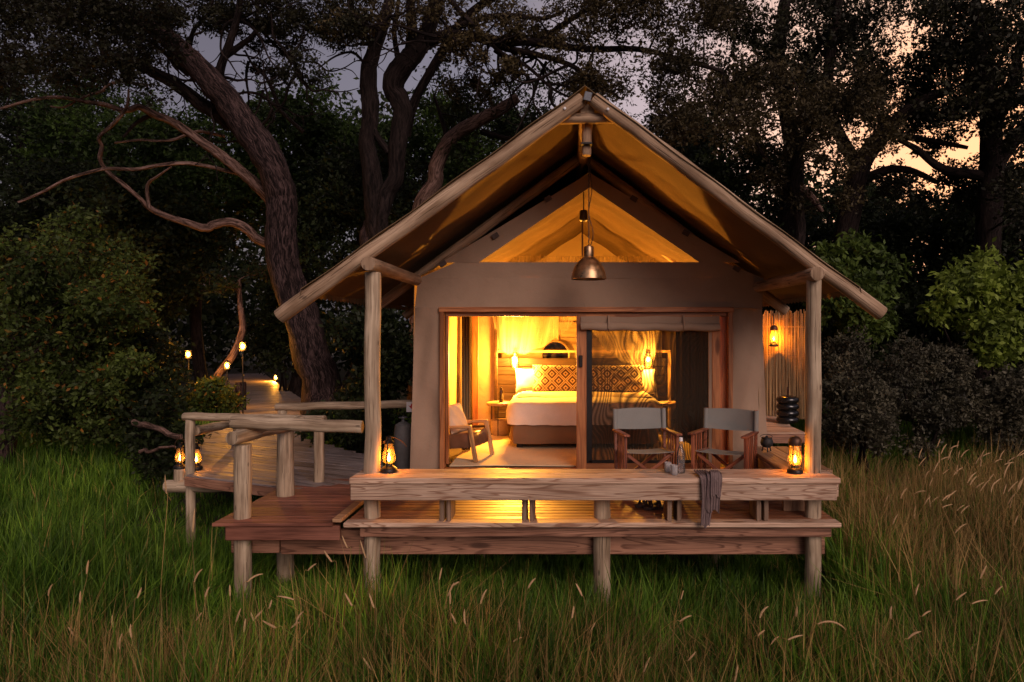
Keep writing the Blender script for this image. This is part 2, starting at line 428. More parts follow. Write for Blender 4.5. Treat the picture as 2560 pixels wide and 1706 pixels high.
M['chair_z'] = wood('chair_hardwood_z', (.34, .115, .06), (.12, .035, .02), 'z', .45, .9, .15)
M['head_x'] = wood('dark_headboard_timber', (.04, .021, .010), (.017, .008, .004), 'x', .5, 1, .3)
M['oak'] = wood('pale_oak', (.50, .33, .17), (.34, .20, .09), 'x', .5, .7, .08)
M['oak_z'] = wood('pale_oak_upright', (.60, .42, .24), (.42, .26, .13), 'z', .5, .7, .08)
M['teak'] = wood('armchair_teak', (.55, .32, .14), (.36, .18, .07), 'x', .45, .7, .08)
M['panel'] = wood('cream_panel', (.40, .29, .16), (.30, .20, .10), 'x', .6, .5, .06)
M['side_y'] = wood('side_bench_timber', (.46, .28, .16), (.24, .12, .06), 'y', .5, .9, .2)
M['side_z'] = wood('side_bench_upright', (.36, .21, .12), (.2, .1, .05), 'z', .55, .9, .2)
M['bracket_z'] = wood('bench_support_timber', (.30, .20, .135), (.14, .08, .05), 'z', .7, .9, .25)
M['log'] = logmat('peeled_grey_log', (.56, .46, .345), (.25, .185, .125))
M['rafter'] = logmat('roof_pole', (.50, .37, .265), (.27, .18, .115))
M['bark_big'] = bark('rough_bark', (.10, .066, .064), (.022, .014, .014), 1.2)
M['bark_dark'] = bark('dark_bark', (.035, .025, .023), (.014, .0095, .009))
M['bark_bare'] = bark('bare_limb', (.26, .175, .15), (.12, .075, .06), .8)
M['canvas'] = cloth('tent_canvas', (.375, .265, .19), (.29, .20, .14), bump=.45)
M['fly'] = cloth('roof_fly_canvas', (.20, .135, .075), (.14, .092, .05), bump=.3, trans=.04)
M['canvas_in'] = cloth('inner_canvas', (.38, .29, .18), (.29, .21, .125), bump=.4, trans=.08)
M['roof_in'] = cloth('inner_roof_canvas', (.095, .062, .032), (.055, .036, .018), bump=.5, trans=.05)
M['hem'] = cloth('dark_hem', (.12, .09, .085), (.08, .06, .055))
M['chaircloth'] = cloth('grey_chair_canvas', (.27, .27, .25), (.20, .20, .19), weave=500)
M['linen'] = cloth('white_linen', (.80, .76, .70), (.70, .66, .60), bump=.25, blotch=3)
M['blanket'] = cloth('cream_throw', (.70, .60, .42), (.58, .48, .32), bump=.3)
M['skirt'] = cloth('brown_bed_skirt', (.24, .15, .085), (.17, .10, .06), bump=.3)
M['rug'] = cloth('jute_rug', (.72, .60, .40), (.58, .46, .29), weave=160, bump=.4)
M['leather'] = plain('brown_leather', (.13, .06, .032), .38, 0, .5, .25, 9)
M['cushion'] = cloth('beige_cushion', (.62, .50, .36), (.48, .36, .24))
M['curtain'] = cloth('olive_curtain', (.22, .17, .09), (.15, .11, .055))
M['curtain_dark'] = cloth('brown_curtain', (.07, .045, .028), (.045, .028, .018))
M['towel'] = cloth('grey_brown_scarf', (.21, .15, .14), (.13, .09, .09), weave=260, bump=.6, blotch=9)
M['basket'] = cloth('woven_basket', (.52, .38, .20), (.38, .26, .13), weave=60, bump=.5)
M['black_metal'] = plain('blackened_metal', (.022, .019, .018), .45, .6, .5)
M['rust_metal'] = plain('rusty_metal', (.10, .05, .03), .5, .7, .5)
M['steel'] = plain('galvanised_steel', (.10, .105, .12), .5, .6, .5, .35, 60)
M['brass'] = plain('aged_brass', (.42, .27, .15), .36, .9, .5, .35, 22)
M['iron'] = plain('cast_iron', (.03, .03, .032), .6, .5, .4)
M['rubber'] = plain('black_rubber', (.008, .008, .009), .18, 0, .6)
M['grey_plastic'] = plain('dark_grey_cover', (.07, .068, .07), .7, 0, .3)
M['leather_dark'] = plain('dark_sandal_leather', (.05, .03, .025), .6)
M['white_paint'] = plain('white_paint', (.78, .77, .78), .5, 0, .4, .05)
M['red_paint'] = plain('red_paint', (.55, .03, .03), .5, 0, .4, .05)
M['paper'] = plain('white_paper', (.7, .68, .7), .8)
M['mirror'] = plain('mirror_glass', (.16, .12, .08), .12, 1.0, .5, .02)
M['glass'] = clear_glass('lantern_glass', (1, .93, .8), .17, (.8, .62, .35))  # amber haze painted in so the globes glow round the flame
M['glass_clear'] = clear_glass('drinking_glass', (.96, .96, .97), .10)
M['tumbler'] = clear_glass('tumbler_glass', (.97, .97, .98), .5)  # strong white haze stands in for the missing highlights
M['bottle_dark'] = plain('dark_bottle', (.03, .016, .008), .12, 0, .6)
M['bulb'] = emit('lit_bulb', (1.0, .62, .22), 60)
M['flame'] = emit('flame', (1.0, .50, .12), 45)
M['reed'] = wood('dry_reed', (.46, .31, .15), (.26, .15, .065), 'z', .6, .6, .2)
M['soil'] = None

def soil():
    m, nt, b, out = new_mat('bank_soil'); L = nt.links
    v = coords(nt, 'Object', (1, 1, 1), False)
    n = nd(nt, 'TexNoise', i_Scale=.8, i_Detail=8.0, i_Roughness=.65); L.new(v, n.inputs['Vector'])
    r = ramp(nt, [(.3, (.018, .015, .009)), (.5, (.03, .03, .012)), (.7, (.055, .042, .024))]); L.new(n.outputs[0], r.inputs[0])
    L.new(r.outputs[0], b.inputs['Base Color']); b.inputs['Roughness'].default_value = .95
    n2 = nd(nt, 'TexNoise', i_Scale=9.0, i_Detail=6.0); L.new(v, n2.inputs['Vector'])
    bp = nd(nt, 'Bump', i_Strength=.7, i_Distance=.08); L.new(n2.outputs[0], bp.inputs['Height']); L.new(bp.outputs[0], b.inputs['Normal'])
    return m
M['soil'] = soil()

def diamond_mat():
    m, nt, b, out = new_mat('diamond_weave'); L = nt.links
    tc = nt.nodes.new('ShaderNodeTexCoord'); sp = nd(nt, 'SeparateXYZ')
    mp = nt.nodes.new('ShaderNodeMapping'); mp.inputs['Scale'].default_value = (8.0, 2.0, 1); mp.inputs['Location'].default_value = (.15, .2, 0); L.new(tc.outputs['UV'], mp.inputs['Vector'])
    L.new(mp.outputs[0], sp.inputs[0])
    def cell(ou, ov):
        s = []
        for k, o in ((0, ou), (1, ov)):
            a = nd(nt, 'Math', operation='ADD', n1=o); L.new(sp.outputs[k], a.inputs[0])
            f = nd(nt, 'Math', operation='FRACT'); L.new(a.outputs[0], f.inputs[0])
            d = nd(nt, 'Math', operation='SUBTRACT', n1=.5); L.new(f.outputs[0], d.inputs[0])
            ab = nd(nt, 'Math', operation='ABSOLUTE'); L.new(d.outputs[0], ab.inputs[0]); s.append(ab)
        ad = nd(nt, 'Math', operation='ADD'); L.new(s[0].outputs[0], ad.inputs[0]); L.new(s[1].outputs[0], ad.inputs[1])
        return ad.outputs[0]
    mn = nd(nt, 'Math', operation='MINIMUM'); L.new(cell(0, 0), mn.inputs[0]); L.new(cell(.5, .5), mn.inputs[1])
    r = ramp(nt, [(0, (1, 1, 1)), (.085, (0, 0, 0)), (.2, (1, 1, 1)), (.36, (0, 0, 0)), (.47, (1, 1, 1))]); r.color_ramp.interpolation = 'CONSTANT'
    L.new(mn.outputs[0], r.inputs[0])
    c = rgbmix(nt, r.outputs[0], (.72, .60, .42), (.085, .04, .022)); L.new(c, b.inputs['Base Color']); b.inputs['Roughness'].default_value = .9
    return m
M['diamond'] = diamond_mat()

def net_mat():
    m, nt, b, out = new_mat('mosquito_net'); L = nt.links
    v = coords(nt, 'UV', (34, 1.2, 1), False); n = nd(nt, 'TexNoise', i_Scale=1, i_Detail=3.0); L.new(v, n.inputs['Vector'])
    r = ramp(nt, [(.3, (.22, .22, .22)), (.7, (.62, .62, .62))]); L.new(n.outputs[0], r.inputs[0])
    d = nd(nt, 'BsdfDiffuse'); d.inputs['Color'].default_value = (.55, .46, .33, 1); t = nd(nt, 'BsdfTranslucent'); t.inputs['Color'].default_value = (.55, .46, .33, 1)
    m1 = nd(nt, 'MixShader', n0=.5); L.new(d.outputs[0], m1.inputs[1]); L.new(t.outputs[0], m1.inputs[2])
    tr = nd(nt, 'BsdfTransparent'); m2 = nd(nt, 'MixShader'); L.new(r.outputs[0], m2.inputs[0]); L.new(tr.outputs[0], m2.inputs[1]); L.new(m1.outputs[0], m2.inputs[2]); L.new(m2.outputs[0], out.inputs[0])
    nt.nodes.remove(b); return m
M['net'] = net_mat()
def screen_mat():
    """fly screen of two overlapping meshes: wavy bands where the weaves line up"""
    m, nt, b, out = new_mat('fly_screen'); nt.nodes.remove(b); L = nt.links
    v = coords(nt, 'Object', (1, 1, .55), False)
    n = nd(nt, 'TexNoise', i_Scale=2.3, i_Detail=1.0, i_Distortion=.5); L.new(v, n.inputs['Vector'])
    ml = nd(nt, 'Math', operation='MULTIPLY', n1=16.0); L.new(n.outputs[0], ml.inputs[0]); sx = nd(nt, 'SeparateXYZ'); L.new(v, sx.inputs[0])
    mx_ = nd(nt, 'Math', operation='MULTIPLY', n1=13.0); L.new(sx.outputs[0], mx_.inputs[0])
    ad = nd(nt, 'Math', operation='ADD'); L.new(ml.outputs[0], ad.inputs[0]); L.new(mx_.outputs[0], ad.inputs[1])
    sn = nd(nt, 'Math', operation='PINGPONG', n1=.5); L.new(ad.outputs[0], sn.inputs[0])
    r = ramp(nt, [(.04, (.95, .95, .95)), (.25, (.82, .82, .82)), (.5, (.66, .66, .66))]); L.new(sn.outputs[0], r.inputs[0])
    n2 = nd(nt, 'TexNoise', i_Scale=1.1, i_Detail=2.0); L.new(v, n2.inputs['Vector']); r2 = ramp(nt, [(.28, (.25, .25, .25)), (.5, (1, 1, 1))]); L.new(n2.outputs[0], r2.inputs[0])
    f = rgbmix(nt, r2.outputs[0], (.78, .78, .78), r.outputs[0])
    d = nd(nt, 'BsdfDiffuse'); d.inputs['Color'].default_value = (.035, .028, .02, 1); tr = nd(nt, 'BsdfTransparent')
    m2 = nd(nt, 'MixShader'); L.new(f, m2.inputs[0]); L.new(tr.outputs[0], m2.inputs[1]); L.new(d.outputs[0], m2.inputs[2]); L.new(m2.outputs[0], out.inputs[0])
    return m
M['screen'] = screen_mat()

def point(name, loc, power, color, radius, parent):
    ld = bpy.data.lights.new(name, 'POINT'); ld.energy = power; ld.color = color; ld.shadow_soft_size = radius
    o = bpy.data.objects.new(name, ld); o.location = Vector(loc) - ORG[parent.name]; link(o, parent); return o

# ------------------------------------------------------------------ ground
ZD, ZF = 1.01, 1.11          # deck top, room floor
def smooth01(t): t = max(0., min(1., t)); return t * t * (3 - 2 * t)
def ground_z(x, y):
    bank = .72 * smooth01((y - 7.6) / 6.0)
    return bank + .05 * math.sin(x * 1.3 + y * .7) * math.cos(y * 1.1 - x * .4) + .025 * math.sin(3.1 * x - 2.3 * y)
def ground():
    ys = list(np.linspace(-30, 0, 7)) + list(np.linspace(1.5, 18, 56)) + [20, 23, 27, 32, 40, 55, 80, 130, 250, 500, 1000]
    xs = [-900, -400, -150, -70, -40, -25] + list(np.linspace(-18, 16, 69)) + [25, 40, 70, 150, 400, 900]
    g = G(); V = [(x, y, ground_z(x, y) if abs(x) < 26 else ground_z(0, y)) for y in ys for x in xs]; W = len(xs)
    F = [(j * W + i, j * W + i + 1, (j + 1) * W + i + 1, (j + 1) * W + i) for j in range(len(ys) - 1) for i in range(W - 1)]
    g.add(V, F); o = mobj('ground', g, M['soil']); tag(o, 'dark soil of the riverbank under the grass', None, None, 'structure')
ground()

# ------------------------------------------------------------------ viewing deck in front of the tent
FD = 6.4                      # distance of the front posts
deck = thing('viewing_deck', 'raised deck of oiled red brown boards in front of the tent', 'deck', (.25, 7.2, .5))
y = 6.265
box('nosing_board', (.222, 6.255, ZD - .022), (4.54, .135, .044), M['bench_x'], deck, bev=.008)
y = 6.33
k = 0
while y < 8.12:
    box('deck_board', (.222, y + .049, ZD - .016 - .002 * random.random()), (4.52, .091, .03), M['deck_x'], deck, (0, 0, random.uniform(-.0006, .0006)), .004)
    y += .104; k += 1
box('fascia_board', (.255, 6.285, ZD - .099), (4.35, .035, .106), M['fascia_x'], deck, bev=.005)
box('bearer', (-.145, 6.53, .741), (5.2, .07, .236), M['fascia_x'], deck, bev=.006)
box('bearer', (.2, 7.9, .80), (4.4, .07, .165), M['fascia_x'], deck, bev=.006)
for x in (-1.2, -.3, .9, 1.6, 2.3):
    box('joist', (x, 7.25, .905), (.05, 1.85, .11), M['fascia_x'], deck, bev=.004)
bar('edge_board', (-2.115, 6.22, ZD + .012), (-2.115, 8.05, ZD + .012), .085, .035, M['side_y'], deck)
log('post', (.324, FD, -.3), (.324, FD, 1.37), .079, M['log'], deck, 21)
log('post', (-1.0, 7.9, -.2), (-1.0, 7.9, .73), .075, M['log'], deck, 22)
log('post', (1.72, 7.9, -.2), (1.72, 7.9, .73), .07, M['log'], deck, 23)

side = thing('side_deck', 'lower side deck of reddish boards beside the tent deck', 'deck', (-2.65, 7.0, .5))
y = 6.21; k = 0
while y < 7.98:
    box('deck_board', (-2.705, y + .058, ZD - .022 - .003 * random.random()), (1.10 - .012 * k * .3, .112, .03), M['deck_side'], side, (0, 0, random.uniform(-.002, .002)), .004)
    y += .1175; k += 1
box('fascia_board', (-2.62, 6.255, ZD - .108), (1.05, .045, .135), M['deck_side'], side, bev=.008)
box('bearer', (-2.99, 6.525, .745), (.46, .06, .22), M['fascia_x'], side, bev=.006)
box('joist', (-3.1, 7.1, .88), (.05, 1.55, .12), M['fascia_x'], side, bev=.004)
box('joist', (-2.3, 7.1, .88), (.05, 1.55, .12), M['fascia_x'], side, bev=.004)

# front bench / table along the deck edge
bench = thing('deck_bench', 'long weathered plank bench with deep front board along the deck edge', 'bench', (.25, 6.35, ZD))
BZ = 1.43
def bench_plank(y0, y1, zt):
    return box('seat_plank', (.243, (y0 + y1) / 2, zt - .0275), (4.44, y1 - y0, .055), M['bench_x'], bench, bev=.007)
bench_plank(6.135, 6.345, BZ); bench_plank(6.352, 6.562, BZ - .002)
box('front_board', (.232, 6.165, BZ - .132), (4.40, .04, .146), M['bench_x'], bench, bev=.006)
box('end_board', (2.447, 6.37, BZ - .11), (.035, .36, .15), M['bench_x'], bench, bev=.005)
for px in (1109, 1126, 1312, 1331, 1670, 1694, 1890, 1908):
    x = (px - CX) * 6.35 / FPX
    box('support', (x, 6.38, (ZD + BZ - .055) / 2), (.042, .26, BZ - .055 - ZD), M['bracket_z'], bench, bev=.004)

# ------------------------------------------------------------------ rails
def rail_thing(name, label, loc): return thing(name, label, 'railing', loc)
rl = rail_thing('log_railing', 'railing of thick peeled logs round the corner of the lower side deck', (-2.6, 6.5, ZD))
log('post', (-3.06, FD, -.25), (-3.06, FD, CAMZ - 1.06), .077, M['log'], rl, 31)
log('post', P(714, 1100, 7.28) * 1 + Vector((0, 0, -2.2)), P(714, 1078, 7.28), .088, M['log'], rl, 32)
log('cross_log', (-3.08, 6.22, CAMZ - .975), (-2.92, 7.45, CAMZ - .985), .062, M['log'], rl, 33, .066)
log('top_rail', P(580, 1056, 6.42), P(906, 1068, 6.42), .062, M['log'], rl, 34, .058, n=11, bend=.007)
rl2 = rail_thing('boardwalk_railing', 'thin grey log railing across the near end of the boardwalk', (-3.8, 8.2, 1))
log('post', P(476, 1040, 8.42) + Vector((0, 0, -1.9)), P(476, 1046, 8.42), .056, M['log'], rl2, 35)
log('post', P(797, 1050, 7.92) + Vector((0, 0, -1.3)), P(797, 1052, 7.92), .06, M['log'], rl2, 36)
log('top_rail', P(461, 1042, 8.42), P(812, 1048, 7.92), .05, M['log'], rl2, 37, .045, n=11, bend=.007)
log('side_rail', P(486, 1078, 8.5), P(592, 1056, 10.9), .062, M['log'], rl2, 38, .06)
log('post', P(592, 1056, 10.9) + Vector((0, 0, -1.4)), P(592, 1056, 10.9) + Vector((0, 0, -.03)), .055, M['log'], rl2, 41)
rl3 = rail_thing('rear_railing', 'straight peeled log rail running behind to the tent side wall', (-3, 9.2, 1))
log('top_rail', P(690, 1018, 9.25), P(1066, 1009, 9.25), .055, M['log'], rl3, 39, .053, n=11, bend=.007)
log('post', P(706, 1020, 9.25) + Vector((0, 0, -1.4)), P(706, 1026, 9.25), .06, M['log'], rl3, 40)
log('post', P(1050, 1020, 9.25) + Vector((0, 0, -1.4)), P(1050, 1012, 9.25) + Vector((0, .0, -.05)), .055, M['log'], rl3, 42)

# ------------------------------------------------------------------ boardwalk
bw = thing('boardwalk', 'plank boardwalk with a wide landing winding back into the trees', 'boardwalk', (-4.5, 10, .9))
poly = [(-4.62, 8.33), (-3.0, 7.60), (-2.2, 8.0), (-2.55, 9.3), (-4.45, 11.3), (-5.84, 10.56)]
u = Vector((1.62, -.73)).normalized(); nrm = Vector((.41, .912))
def clip_strip(t):
    o = Vector(poly[0]) + nrm * t; hits = []
    for i in range(len(poly)):
        a = Vector(poly[i]); b = Vector(poly[(i + 1) % len(poly)])
        da = (a - o).dot(nrm); db = (b - o).dot(nrm)
        if da * db < 0:
            q = a + (b - a) * (da / (da - db)); hits.append((q - o).dot(u))
    return (o, min(hits), max(hits)) if len(hits) >= 2 else None
t = .03; wi = .135
ang = math.atan2(u.y, u.x)
while t < 4.4:
    c = clip_strip(t)
    if c and c[2] - c[1] > .25:
        mid = c[0] + u * ((c[1] + c[2]) / 2)
        box('board', (mid.x, mid.y, ZD - .02 - random.random() * .006), (c[2] - c[1] - random.random() * .05, wi - .012, .035), M['walk_x'], bw, (0, 0, ang + random.uniform(-.006, .006)), .005)
    t += wi
path = [Vector((-5.15, 10.95)), Vector((-5.75, 12.9)), Vector((-6.6, 15.3)), Vector((-8.3, 18.6)), Vector((-10.6, 22.8)), Vector((-13.6, 28.5))]
pp, _ = smooth_pts([Vector((p.x, p.y, 0)) for p in path], [1] * len(path), 20)
acc = 0; last = None; step = .145
for i in range(len(pp) - 1):
    d = pp[i + 1] - pp[i]; L = d.length; s = step - acc if last else 0
    while s < L:
        q = pp[i] + d * (s / L)
        a = math.atan2(d.y, d.x) - math.pi / 2
        box('board', (q.x, q.y, ZD - .018 - random.random() * .006), (1.56 + random.uniform(-.03, .03), step - .012, .035), M['walk_x'], bw, (0, 0, a + random.uniform(-.005, .005)), .005)
        last = True; s += step
    acc = (L - (s - step)) if last else 0
bar('fascia_board', (-4.66, 8.28, .93), (-3.0, 7.56, .93), .03, .11, M['fascia_x'], bw)
log('support_log', P(418, 1216, 8.5), P(600, 1214, 8.36), .082, M['log'], bw, 51, .08)
log('support_log', (-3.4, 8.0, .86), (-2.4, 8.3, .86), .07, M['log'], bw, 52, .07)
for i in range(8, len(pp), 14):
    for s in (-.6, .6):
        q = pp[i]; log('stump', (q.x + s, q.y, .2), (q.x + s, q.y, .95), .07, M['log'], bw, 60 + i, n=3, seg=8)

# ------------------------------------------------------------------ tent
WD = 8.17
tent = thing('safari_tent', 'safari tent of brown canvas under a log framed pitched fly roof', 'tent', (.245, 9.5, ZD))
XL, XR = -1.86, 2.35
ZE, ZA, XA = 3.40, 4.66, .26
# front posts and eave beams
log('post', (-1.845, FD, -.3), (-1.835, FD, 3.31), .079, M['log'], tent, 71, .074, n=13, bend=.007)
log('post', (2.30, FD, -.3), (2.315, FD, 3.24), .076, M['log'], tent, 72, .068, n=13, bend=.007)
log('eave_beam', (-1.83, 6.22, 3.375), (-1.80, 13.4, 3.375), .068, M['rafter'], tent, 73, n=15)
log('eave_beam', (2.29, 6.24, 3.285), (2.28, 13.4, 3.30), .066, M['rafter'], tent, 74, n=15)
RID = (.165, 4.955)
def rafter_pair(yy, seed, r=.073, tipz=0.0):
    log('rafter', (-2.735, yy, 2.89 + tipz), (RID[0] - .03, yy, RID[1]), r, M['rafter'], tent, seed, r * .95, n=15)
    log('rafter', (2.975, yy, 2.92 + tipz), (RID[0] + .075, yy, RID[1]), r, M['rafter'], tent, seed + 1, r * .95, n=15)
rafter_pair(6.44, 75)
for k, yy in enumerate((8.34, 10.2, 12.1)):
    log('rafter', (-2.45, yy, 2.98), (RID[0] - .03, yy, RID[1] - .08), .062, M['rafter'], tent, 80 + 2 * k, n=11)
    log('rafter', (2.68, yy, 3.0), (RID[0] + .06, yy, RID[1] - .08), .062, M['rafter'], tent, 81 + 2 * k, n=11)
log('ridge_pole', (RID[0] + .02, 6.5, 4.86), (RID[0] + .02, 13.4, 4.86), .07, M['rafter'], tent, 90)
log('collar_tie', (-.13, 6.53, 4.80), (.50, 6.53, 4.80), .052, M['rafter'], tent, 91)
log('king_post', (.185, 6.66, 4.80), (.18, 6.64, 4.47), .05, M['rafter'], tent, 92, .045)
box('bracket', (.18, 6.6, 4.57), (.11, .1, .02), M['black_metal'], tent, bev=.004)
box('ridge_plate', (RID[0] + .02, 6.36, 4.95), (.072, .03, .085), M['steel'], tent, (0, R(14), 0), .004)
# fly: two pitched sheets, hanging a little between the rafters
def fly(side):
    x0, z0 = (RID[0], RID[1] + .10)
    x1, z1 = ((-2.50, 3.14) if side < 0 else (2.74, 3.16))
    def fn(a, b):
        yy = 6.36 + b * 7.2
        sag = .035 * math.sin(math.pi * a) * abs(math.sin(math.pi * (yy - 6.44) / 1.9)) + .008 * math.sin(a * 23 + yy * 3)
        return (x0 + (x1 - x0) * a, yy, z0 + (z1 - z0) * a - sag)
    g = grid(fn, 26, 40, None, .006)
    fs = mobj('fly_sheet', g, M['fly'], tent)
    n = 60; g2 = G()
    for k in range(n):                       # scalloped hem along the eave
        ya = 6.36 + 7.2 * k / n; yb = ya + 7.2 / n * .96
        s = x1; g2.add([(s, ya, z1), (s, yb, z1), (s + .004 * side, yb, z1 - .05), (s + .004 * side, (ya + yb) / 2, z1 - .07), (s + .004 * side, ya, z1 - .05)], [(0, 1, 2, 3, 4)])
    mobj('valance', g2, M['fly'], fs, False)
fly(-1); fly(1)
# front wall canvas with a door opening and a gable opening, as pieces sewn together
DX0, DX1, DZ1 = -1.53, 1.965, 3.045
GX0, GX1, GZ0, GAX, GAZ = -1.075, 1.585, 3.587, .262, 4.485
T = (0, .012, 0)
def panel(name, pts, wrinkle=.012, nu=16, nv=20, mat=None):
    """four cornered canvas piece a-b-c-d with shallow wrinkles"""
    a, b, c, d = [Vector((p[0], WD, p[1])) for p in pts]
    s = random.random() * 9
    def fn(u_, v_):
        p = (a.lerp(b, u_)).lerp(d.lerp(c, u_), v_)
        e = math.sin(math.pi * u_) ** .5 if 0 < u_ < 1 else 0
        p.y += wrinkle * (math.sin(p.x * 9 + p.z * 2.2 + s) * .6 + math.sin(p.x * 21 - p.z * 5 + s * 2) * .3 + math.sin(p.z * 7 + p.x * 3 + s) * .4) * (.3 + .7 * e)
        return p
    return mobj(name, grid(fn, nu, nv, None, .008), mat or M['canvas'], tent)
wl_ = panel('wall_panel', [(XL - .04, 1.0), (DX0 + .01, 1.0), (DX0 + .01, DZ1), (XL + .02, DZ1)], .045)
wr_ = panel('wall_panel', [(DX1 - .01, 1.0), (XR + .06, 1.0), (XR - .02, DZ1), (DX1 - .01, DZ1)], .045)
panel('wall_hem', [(XL - .045, .985), (DX0, .985), (DX0, 1.075), (XL - .045, 1.075)], .004, mat=M['hem']).location.y -= .03
panel('header_panel', [(XL + .02, DZ1 - .012), (XR - .02, DZ1 - .012), (XR, ZE), (XL + .06, ZE)], .010, 50, 8).location.y -= .004
panel('header_panel', [(XL + .06, ZE - .006), (XR - .0, ZE - .006), (GX1 + .28, GZ0), (GX0 - .27, GZ0)], .008, 50, 6)
panel('gable_panel', [(XL + .33, GZ0 - .006), (GX0, GZ0 - .006), (GAX, GAZ), (XA, ZA)], .006, 8, 24)
panel('gable_panel', [(GX1, GZ0 - .006), (XR - .28, GZ0 - .006), (XA, ZA), (GAX, GAZ)], .006, 8, 24)
for xa, xb in ((XL + .02, DX0), (DX1, XR - .02)):
    mobj('seam', tube([(xa + (xb - xa) * q, WD - .02, DZ1 - .01 + .006 * math.sin(q * 5)) for q in np.linspace(0, 1, 8)], .006, 6), M['canvas'], tent)
# dark webbing tabs along the gable edge
for (px, py) in ((1238, 590), (1370, 497), (1585, 497), (1715, 583), (1842, 672), (1107, 660)):
    box('webbing_tab', P(px, py, WD - .03), (.085, .012, .06), M['hem'], tent, (0, R(-32 if px < 1470 else 32), 0), .003)
# side walls, back wall, inner roof
def vsheet(name, a, b, z0, z1, mat, wr=.02, nu=30, nv=10):
    a = Vector(a); b = Vector(b); nn = Vector((-(b - a).y, (b - a).x, 0)).normalized()
    def fn(u_, v_):
        p = a.lerp(b, u_); p = Vector((p.x, p.y, z0 + (z1 - z0) * v_))
        return p + nn * wr * (math.sin(u_ * 31 + v_ * 3) + .5 * math.sin(u_ * 67 + 1)) * .6
    return mobj(name, grid(fn, nu, nv, None, .006), mat, tent)
BD = 12.9
vsheet('side_wall', (XL + .02, WD + .02, 0), (XL + .02, BD, 0), 1.0, ZE, M['canvas_in'])
vsheet('side_wall', (XR - .03, WD + .02, 0), (XR - .03, BD, 0), 1.0, ZE, M['canvas_in'])
vsheet('back_wall', (XL, BD, 0), (XR, BD, 0), 1.0, ZA, M['canvas_in'])
for sgn, xe in ((-1, XL + .04), (1, XR - .04)):
    def fn(a, b, xe=xe, sgn=sgn):
        yy = WD + .02 + b * (BD - WD)
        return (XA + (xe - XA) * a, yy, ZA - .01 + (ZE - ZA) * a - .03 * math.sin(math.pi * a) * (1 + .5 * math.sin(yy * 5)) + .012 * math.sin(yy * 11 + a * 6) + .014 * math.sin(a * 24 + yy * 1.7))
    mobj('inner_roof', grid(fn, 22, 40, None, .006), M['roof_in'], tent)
box('floor', (.245, (WD + BD) / 2, ZF - .05), (XR - XL + .1, BD - WD + .1, .08), M['head_x'], tent, bev=.004)
# eave wall strip seen past the left edge of the tent
# door frame and sliding leaf
fr = thing('door_frame', 'reddish timber frame of the wide sliding door in the tent front', 'door frame', (.2, WD, ZF))
JW = .055
box('jamb', (DX0 + JW / 2, WD - .01, (ZF + DZ1) / 2), (JW, .13, DZ1 - ZF), M['frame_z'], fr, bev=.005)
box('jamb', (DX1 - JW / 2, WD - .01, (ZF + DZ1) / 2), (JW, .13, DZ1 - ZF), M['frame_z'], fr, bev=.005)
box('head_rail', ((DX0 + DX1) / 2, WD - .012, DZ1 - .03), (DX1 - DX0 + .02, .14, .06), M['frame_x'], fr, bev=.005)
box('head_track', ((DX0 + DX1) / 2, WD + .03, DZ1 - .085), (DX1 - DX0 - .12, .09, .05), M['frame_x'], fr, bev=.004)
box('inner_jamb', (DX0 + JW + .022, WD + .03, (ZF + DZ1) / 2), (.035, .07, DZ1 - ZF - .1), M['frame_z'], fr, bev=.004)
box('inner_jamb', (DX1 - JW - .05, WD + .05, (ZF + DZ1) / 2), (.10, .05, DZ1 - ZF - .1), M['frame_z'], fr, bev=.004)
box('sill', ((DX0 + DX1) / 2, WD, ZF - .03), (DX1 - DX0, .2, .05), M['frame_x'], fr, bev=.004)
dr = thing('sliding_door', 'sliding door leaf with dark fly screen and rolled canvas blind', 'door', (1.0, WD - .03, ZF))
dx0, dx1 = (1441 - CX) * (WD - .03) / FPX, (1800 - CX) * (WD - .03) / FPX
DZT = 2.955
YD = WD - .035
lead = box('stile', (dx0 + .06, YD, (ZF + DZT) / 2), (.12, .045, DZT - ZF), M['frame_z'], dr, bev=.004)
box('stile', (dx1 - .05, YD, (ZF + DZT) / 2), (.10, .045, DZT - ZF), M['frame_z'], dr, bev=.004)
box('rail', ((dx0 + dx1) / 2, YD, ZF + .035), (dx1 - dx0 - .22, .042, .07), M['frame_x'], dr, bev=.004)
box('rail', ((dx0 + dx1) / 2, YD, DZT - .03), (dx1 - dx0 - .22, .042, .06), M['frame_x'], dr, bev=.004)
g = grid(lambda a, b: (dx0 + .12 + (dx1 - dx0 - .21) * a, YD + .008 + .004 * math.sin(a * 9 + b * 4), ZF + .07 + (DZT - ZF - .13) * b), 12, 12)
mobj('fly_screen', g, M['screen'], dr)
for s, x in ((0, dx0 + .15), (1, dx1 - .12)):
    box('screen_frame', (x, YD - .004, (ZF + DZT) / 2), (.075 if s == 0 else .04, .022, DZT - ZF - .14), M['black_metal'] if s == 0 else M['canvas'], dr, bev=.003)
box('screen_frame', ((dx0 + dx1) / 2, YD - .004, ZF + .09), (dx1 - dx0 - .3, .022, .035), M['black_metal'], dr, bev=.003)
hd = box('handle', (dx0 + .05, YD - .035, 2.40), (.045, .03, .14), M['black_metal'], lead, bev=.006)
